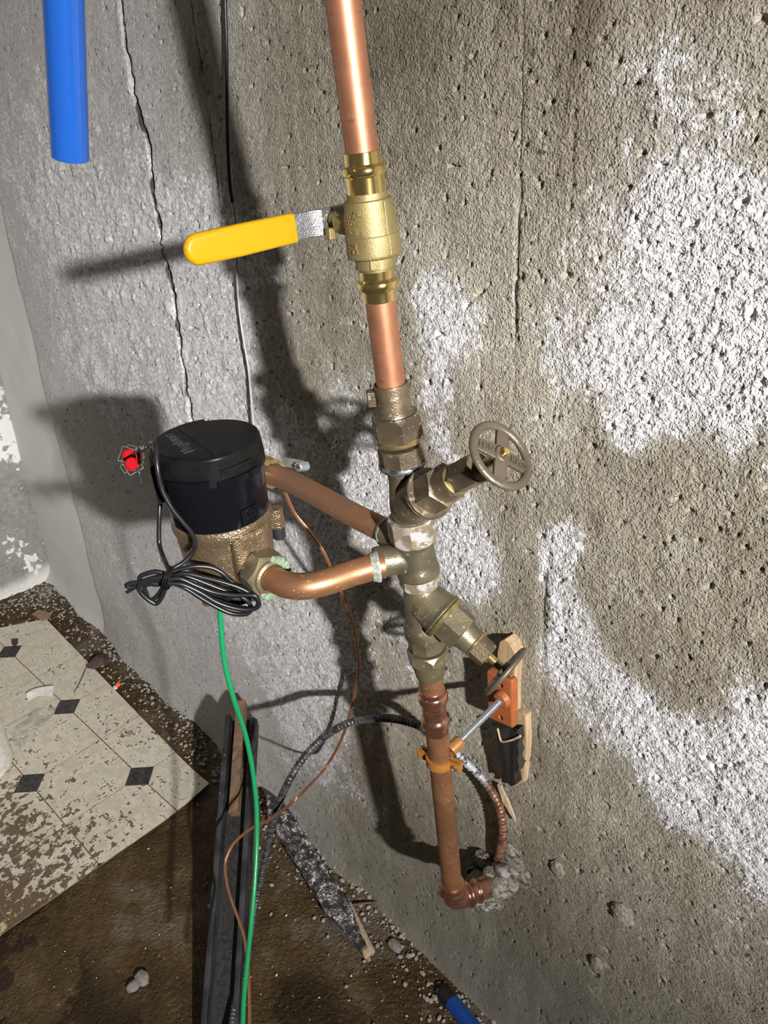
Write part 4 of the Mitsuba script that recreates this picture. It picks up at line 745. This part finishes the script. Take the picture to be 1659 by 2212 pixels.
# ------------------------------------------------------------------ boards on the floor
k = 'leaning_board'; tag(k, 'long black board standing on the floor against the wall, beside the green wire', 'board')
T0 = at_wall(525, 1548, .05); F1 = at_z(478, 2260, .03)
bd_ = unit(F1 - T0); bl = np.linalg.norm(F1 - T0); sd_ = unit(np.cross([0, 0, 1], bd_)); un = np.cross(bd_, sd_)
def beam(w0, w1, h0, h1, l0, l1, r=.002):
    return tri(hullpts([T0 + bd_ * l + sd_ * w + un * h for l in (l0, l1) for w in (w0, w1) for h in (h0, h1)], r))
add(k + '__flange', beam(-.034, -.027, -.03, .012, .0, bl + .5), 'wood_black_long', 30); add(k + '__flange', beam(.020, .027, -.03, .010, .01, bl + .5), 'wood_black_long', 30)
add(k + '__web', beam(-.030, .024, -.034, -.022, .0, bl + .5), 'wood_black', 30)
add(k + '__wood_core', beam(-.014, -.001, -.020, .000, -.035, .20, .004), 'wood_brown', 30); part_label(k + '__wood_core', 'brown wood batten showing at the top end')
k = 'broken_lath'; tag(k, 'dark broken lath crusted with white salt lying on the floor', 'lath')
La, Lb = at_z(580, 1722, .05), at_z(786, 2050, .022); ldir = unit(Lb - La); lsd = unit(np.cross([0, 0, 1], ldir)); n_ = 90; LL = np.linalg.norm(Lb - La)
g = np.linspace(0, 1, n_); cs_ = []
prof2 = np.array([(-.032, -.008), (-.031, .004), (-.022, .008), (-.008, .010), (.008, .010), (.022, .007), (.030, .002), (.031, -.008)])
vv = []
for t in g:
    taper = np.clip(min((t + .03) / .14, (1.10 - t) / .32), .25, 1); 
    for a, b in prof2: vv.append(La + ldir * LL * t + lsd * a * .78 * taper + np.array([0, 0, b]))
vv = np.array(vv); vv += (meshkit.fbm(vv * 70, 3, 51)[:, None] - .5) * .010 * np.array([0.5, .5, 1]); m_ = len(prof2); f_ = []
for a in range(n_ - 1):
    for b in range(m_): c = (b + 1) % m_; f_ += [(a * m_ + b, a * m_ + c, (a + 1) * m_ + c), (a * m_ + b, (a + 1) * m_ + c, (a + 1) * m_ + b)]
f_ += [(0, b + 1, b) for b in range(1, m_ - 1)] + [((n_ - 1) * m_, (n_ - 1) * m_ + b, (n_ - 1) * m_ + b + 1) for b in range(1, m_ - 1)]
lm = trimesh.Trimesh(vv, np.array(f_)[:, ::-1], process=False); lm.fix_normals(); add(k + '__lath', lm, 'lath_salted', 60)
wa, wb = at_z(742, 1950, .022), at_z(796, 2062, .014); add(k + '__bare_end', tri(hullpts([wa + [0, 0, 0], wa + lsd * .010, wb + lsd * -.006, wb + lsd * .010, (wa + wb) / 2 + [0, 0, .006]], .004)), 'wood_splinter_tan', 30); part_label(k + '__bare_end', 'bare brown split wood at its end')

# ------------------------------------------------------------------ loose piece of tile-pattern flooring
S_ = 'vinyl_flooring'; tag(S_, 'loose dirty piece of cream flooring with small black diamonds lying on the floor', 'flooring')
G0 = at_z(21, 1409, .004); Gi = (at_z(302, 1678, .004) - G0) / 4; Gj = ((at_z(68, 1697, .004) - at_z(221, 1600, .004)) + (at_z(141, 1782, .004) - at_z(302, 1678, .004))) / 2
corner = [at_z(*q, .004) for q in ((100, 1338), (456, 1705), (0, 2021), (-260, 2190))]
c0, c1, c2 = corner[:3]; c3 = c2 + (c2 - c1) * .35; far = at_z(0, 1357, .004); c4 = far + (far - c0) * 2.2
from shapely.geometry import Polygon
outline = Polygon([c0[:2], c1[:2], c3[:2], c4[:2]])
def lift(x, y):                                               # the sheet's corner by the wall curls up a little
    d = np.hypot(x - c1[0], y - c1[1]); return .018 * np.clip(1 - d / .16, 0, 1) ** 2
def slab(poly, z0, z1, matn, key):
    for p in getattr(poly, 'geoms', [poly]):
        if p.is_empty or p.area < 1e-5: continue
        m = trimesh.creation.extrude_polygon(p, z1 - z0, engine='earcut'); m = trimesh.Trimesh(*trimesh.remesh.subdivide_to_size(m.vertices, m.faces, .04)[:2]) if p.distance(Polygon([c1[:2] + .01, c1[:2] - .01, c1[:2] + [.01, -.01]])) < .16 else m
        v = m.vertices.copy(); v[:, 2] += z0 + lift(v[:, 0], v[:, 1]); m.vertices = v; add(key, m, matn, False)
slab(outline, .0030, .0060, 'vinyl_joint', S_ + '__sheet')
gxy = lambda i, j: (G0 + Gi * i + Gj * j)[:2]; dh = .205
for i in range(-4, 8):
    for j in range(-2, 8):
        q = []                                                # a tile: its square with the black diamonds' corners cut off
        for (a, b), (ua, ub), (wa_, wb_) in (((i, j), (0, 1), (1, 0)), ((i + 1, j), (-1, 0), (0, 1)), ((i + 1, j + 1), (0, -1), (-1, 0)), ((i, j + 1), (1, 0), (0, -1))):
            if (a + b) % 2 == 0: q += [gxy(a + ua * dh, b + ub * dh), gxy(a + wa_ * dh, b + wb_ * dh)]
            else: q.append(gxy(a, b))
        t_ = Polygon(q).buffer(-.0014).intersection(outline.buffer(-.0005))
        if not t_.is_empty and t_.area > 4e-5 and proj([*t_.centroid.coords[0], 0])[0] > -140: slab(t_, .0058, .0068, 'vinyl_cream', S_ + '__tile')
        if (i + j) % 2 == 0:
            t_ = Polygon([gxy(i + dh, j), gxy(i, j + dh), gxy(i - dh, j), gxy(i, j - dh)]).buffer(-.0006).intersection(outline.buffer(-.0005))
            if not t_.is_empty and t_.area > 4e-5 and proj([*t_.centroid.coords[0], 0])[0] > -60: slab(t_, .0058, .0069, 'vinyl_black', S_ + '__diamond')

# ------------------------------------------------------------------ odds and ends on the floor
ZF = .0075
def flat_piece(pts, z, h, r=.0008): return tri(hullpts([at_z(px, py, z) + [0, 0, e] for px, py in pts for e in (0, h)], r))
add('cardboard_scrap', flat_piece([(70, 1328), (84, 1319), (112, 1326), (104, 1337), (95, 1341)], .0095, .004), 'cardboard', 30); tag('cardboard_scrap', 'brown cardboard scrap on the far corner of the cream flooring', 'scrap')
lp = spline([at_z(186, 1441, ZF + .004), at_z(200, 1424, .024), at_z(215, 1414, .030), at_z(232, 1416, .018), at_z(240, 1428, .008)], 6); lr = spline([at_z(188, 1443, ZF + .004), at_z(205, 1445, .010), at_z(220, 1438, .014), at_z(232, 1434, .010), at_z(241, 1429, .008)], 6)
cols = 6; lv = np.array([a * (1 - u) + b * u + [0, 0, .008 * math.sin(u * PI)] for a, b in zip(lp, lr) for u in np.linspace(0, 1, cols)]); nn_ = len(lp); lfc = np.array([(a * cols + b, a * cols + b + 1, (a + 1) * cols + b + 1, (a + 1) * cols + b) for a in range(nn_ - 1) for b in range(cols - 1)])
lmsh = trimesh.Trimesh(*[np.vstack([lv, lv + [0, 0, .0008]]), np.vstack([np.vstack([lfc[:, [0, 1, 2]], lfc[:, [0, 2, 3]]]), np.vstack([lfc[:, [0, 2, 1]], lfc[:, [0, 3, 2]]]) + len(lv)])], process=False)
add('dry_leaf__blade', lmsh, 'dark_leaf', 60); add('dry_leaf__stalk', sweep(spline([at_z(186, 1442, ZF + .004), at_z(178, 1462, .016), at_z(168, 1482, .012), at_z(160, 1496, ZF + .002)], 8), .0010, 8), 'dark_leaf', 50); tag('dry_leaf', 'curled dark dry leaf with a thin stalk at the edge of the flooring', 'leaf')
sh = spline([at_z(60, 1507, ZF), at_z(78, 1497, ZF), at_z(100, 1492, ZF), at_z(118, 1490, ZF)], 6); sh2 = spline([at_z(62, 1515, ZF), at_z(80, 1505, ZF), at_z(98, 1503, ZF), at_z(113, 1507, ZF)], 6)
pc_ = [hullpts([sh[i] + [0, 0, .002], sh2[i] + [0, 0, .002], sh[i + 1] + [0, 0, .002], sh2[i + 1] + [0, 0, .002], sh[i] + [0, 0, .014], sh[i + 1] + [0, 0, .014]], .0012) for i in range(len(sh) - 1)]
add('ceramic_shard', tri(m3.Manifold.batch_boolean(pc_, m3.OpType.Add)), 'white_shard', 30); tag('ceramic_shard', 'white curved shard lying on the cream flooring', 'shard')
fp = Polygon([at_z(px, py, .0085)[:2] for px, py in ((17, 1566), (48, 1550), (80, 1532), (122, 1530), (118, 1545), (95, 1572), (70, 1600), (44, 1620), (26, 1604))]); fm = trimesh.creation.extrude_polygon(fp, .0005, engine='earcut'); fm = trimesh.Trimesh(*trimesh.remesh.subdivide_to_size(fm.vertices, fm.faces, .015)[:2])
v = fm.vertices.copy(); v[:, 2] += .0085 + .014 * np.abs(meshkit.noise(v * [26, 26, 0], 61) - .35); fm.vertices = v; add('plastic_film', fm, 'film', 30); tag('plastic_film', 'crumpled clear plastic film on the cream flooring', 'plastic film')
add('leaf_scrap', flat_piece([(25, 1382), (38, 1380), (38, 1390), (33, 1397), (26, 1392)], .0085, .002), 'dark_leaf', 30); tag('leaf_scrap', 'small brown scrap beside the uppermost black diamond', 'scrap')
oc = lump(at_z(255, 1479, .012), (.008, .008, .007), 3, 2); add('plastic_bit', oc, 'orange_bit', 50); tag('plastic_bit', 'tiny bright orange bit on the grit beside the flooring', 'plastic bit')
add('white_chip', lump(at_z(249, 1485, .010), (.010, .006, .004), 5, 2), 'white_shard', 50); tag('white_chip', 'tiny white chip next to the orange bit', 'chip')
add('stone', lump(at_z(307, 2113, .008), (.016, .012, .010), 8, 3), 'stone_grey', 50); tag('stone', 'grey stone on the brown floor at the bottom left, the longer of two', 'stone')
k = new('stone'); add(k, lump(at_z(288, 2130, .007), (.010, .013, .009), 9, 3), 'stone_grey', 50); tag(k, 'small grey stone touching a longer one on the brown floor', 'stone')
add('wood_chip', flat_piece([(449, 1958), (453, 1956), (463, 1968), (459, 1973)], .004, .003), 'wood_splinter_tan', 30); tag('wood_chip', 'small tan chip on the dark floor left of the black board', 'chip')
add('pebble', lump(at_z(928, 2027, .006), (.006, .005, .004), 11, 2), 'white_shard', 50); tag('pebble', 'small white pebble on the floor under the copper elbow', 'pebble')
k = new('stone'); add(k, lump(at_z(853, 2042, .006), (.016, .010, .006), 12, 3), 'stone_grey', 50); tag(k, 'flat grey stone on the floor beside the wall under the elbow', 'stone')
tw_ = spline([at_z(757, 1956, .012), at_z(790, 1951, .010), at_z(838, 1949, .008)], 6); add('twig', sweep(tw_, .0022, 8), 'wood_brown', 50); tag('twig', 'thin dark twig on the floor beside the broken lath', 'twig')
# white bucket, mostly outside the frame
bk = at_z(-63, 1670, 0); br_ = .105; bc = bk
add('white_bucket', put(lathe([(0, .008), (br_ - .004, .008), (br_, .012), (br_ + .004, .10), (br_ + .010, .26), (br_ + .014, .262), (br_ + .014, .28), (br_ + .006, .28), (br_ + .004, .25), (br_ - .003, .02), (0, .016)], 64), bc), 'white_shard', 35); tag('white_bucket', 'white bucket cut off by the left edge, standing on the flooring', 'bucket')
# grit swept along the walls
from shapely.geometry import Point
onsheet = outline.buffer(.006)
def grit(n, seed, xr, fy, s0, s1, key, mtl, lab):
    r = np.random.default_rng(seed); ms = []; base = trimesh.creation.icosphere(subdivisions=0)
    for _ in range(n):
        x, y = fy(r)
        while onsheet.contains(Point(x, y)): x, y = fy(r)
        s = s0 + (s1 - s0) * r.random() ** 4; v = base.vertices * np.array([1, .8, .6]) * s * (1 + .5 * (r.random((12, 1)) - .5)); a = r.random() * 6.28
        v = np.c_[v[:, 0] * math.cos(a) - v[:, 1] * math.sin(a), v[:, 0] * math.sin(a) + v[:, 1] * math.cos(a), v[:, 2]] + [x, y, .003 + s * .3]; ms.append((v, base.faces))
    add(key, trimesh.Trimesh(np.vstack([a for a, _ in ms]), np.vstack([f + 12 * i for i, (_, f) in enumerate(ms)]), process=False), mtl, False); tag(key, lab, 'grit', None, 'stuff')
def by_wall(r):
    if r.random() < .35: return XL + .02 + abs(r.normal()) * .09, r.uniform(.1, .58)
    return r.uniform(XL, -.45), .575 - abs(r.normal()) * .055
grit(3600, 71, None, by_wall, .0008, .0065, 'wall_grit', 'grit', 'grey grit swept along the foot of the walls')
grit(420, 72, None, lambda r: (r.uniform(-2.6, -.4), .58 - 0.62 * r.random() ** 1.5), .0005, .0028, 'white_grit', 'grit_white', 'scattered white specks of grit on the brown floor')
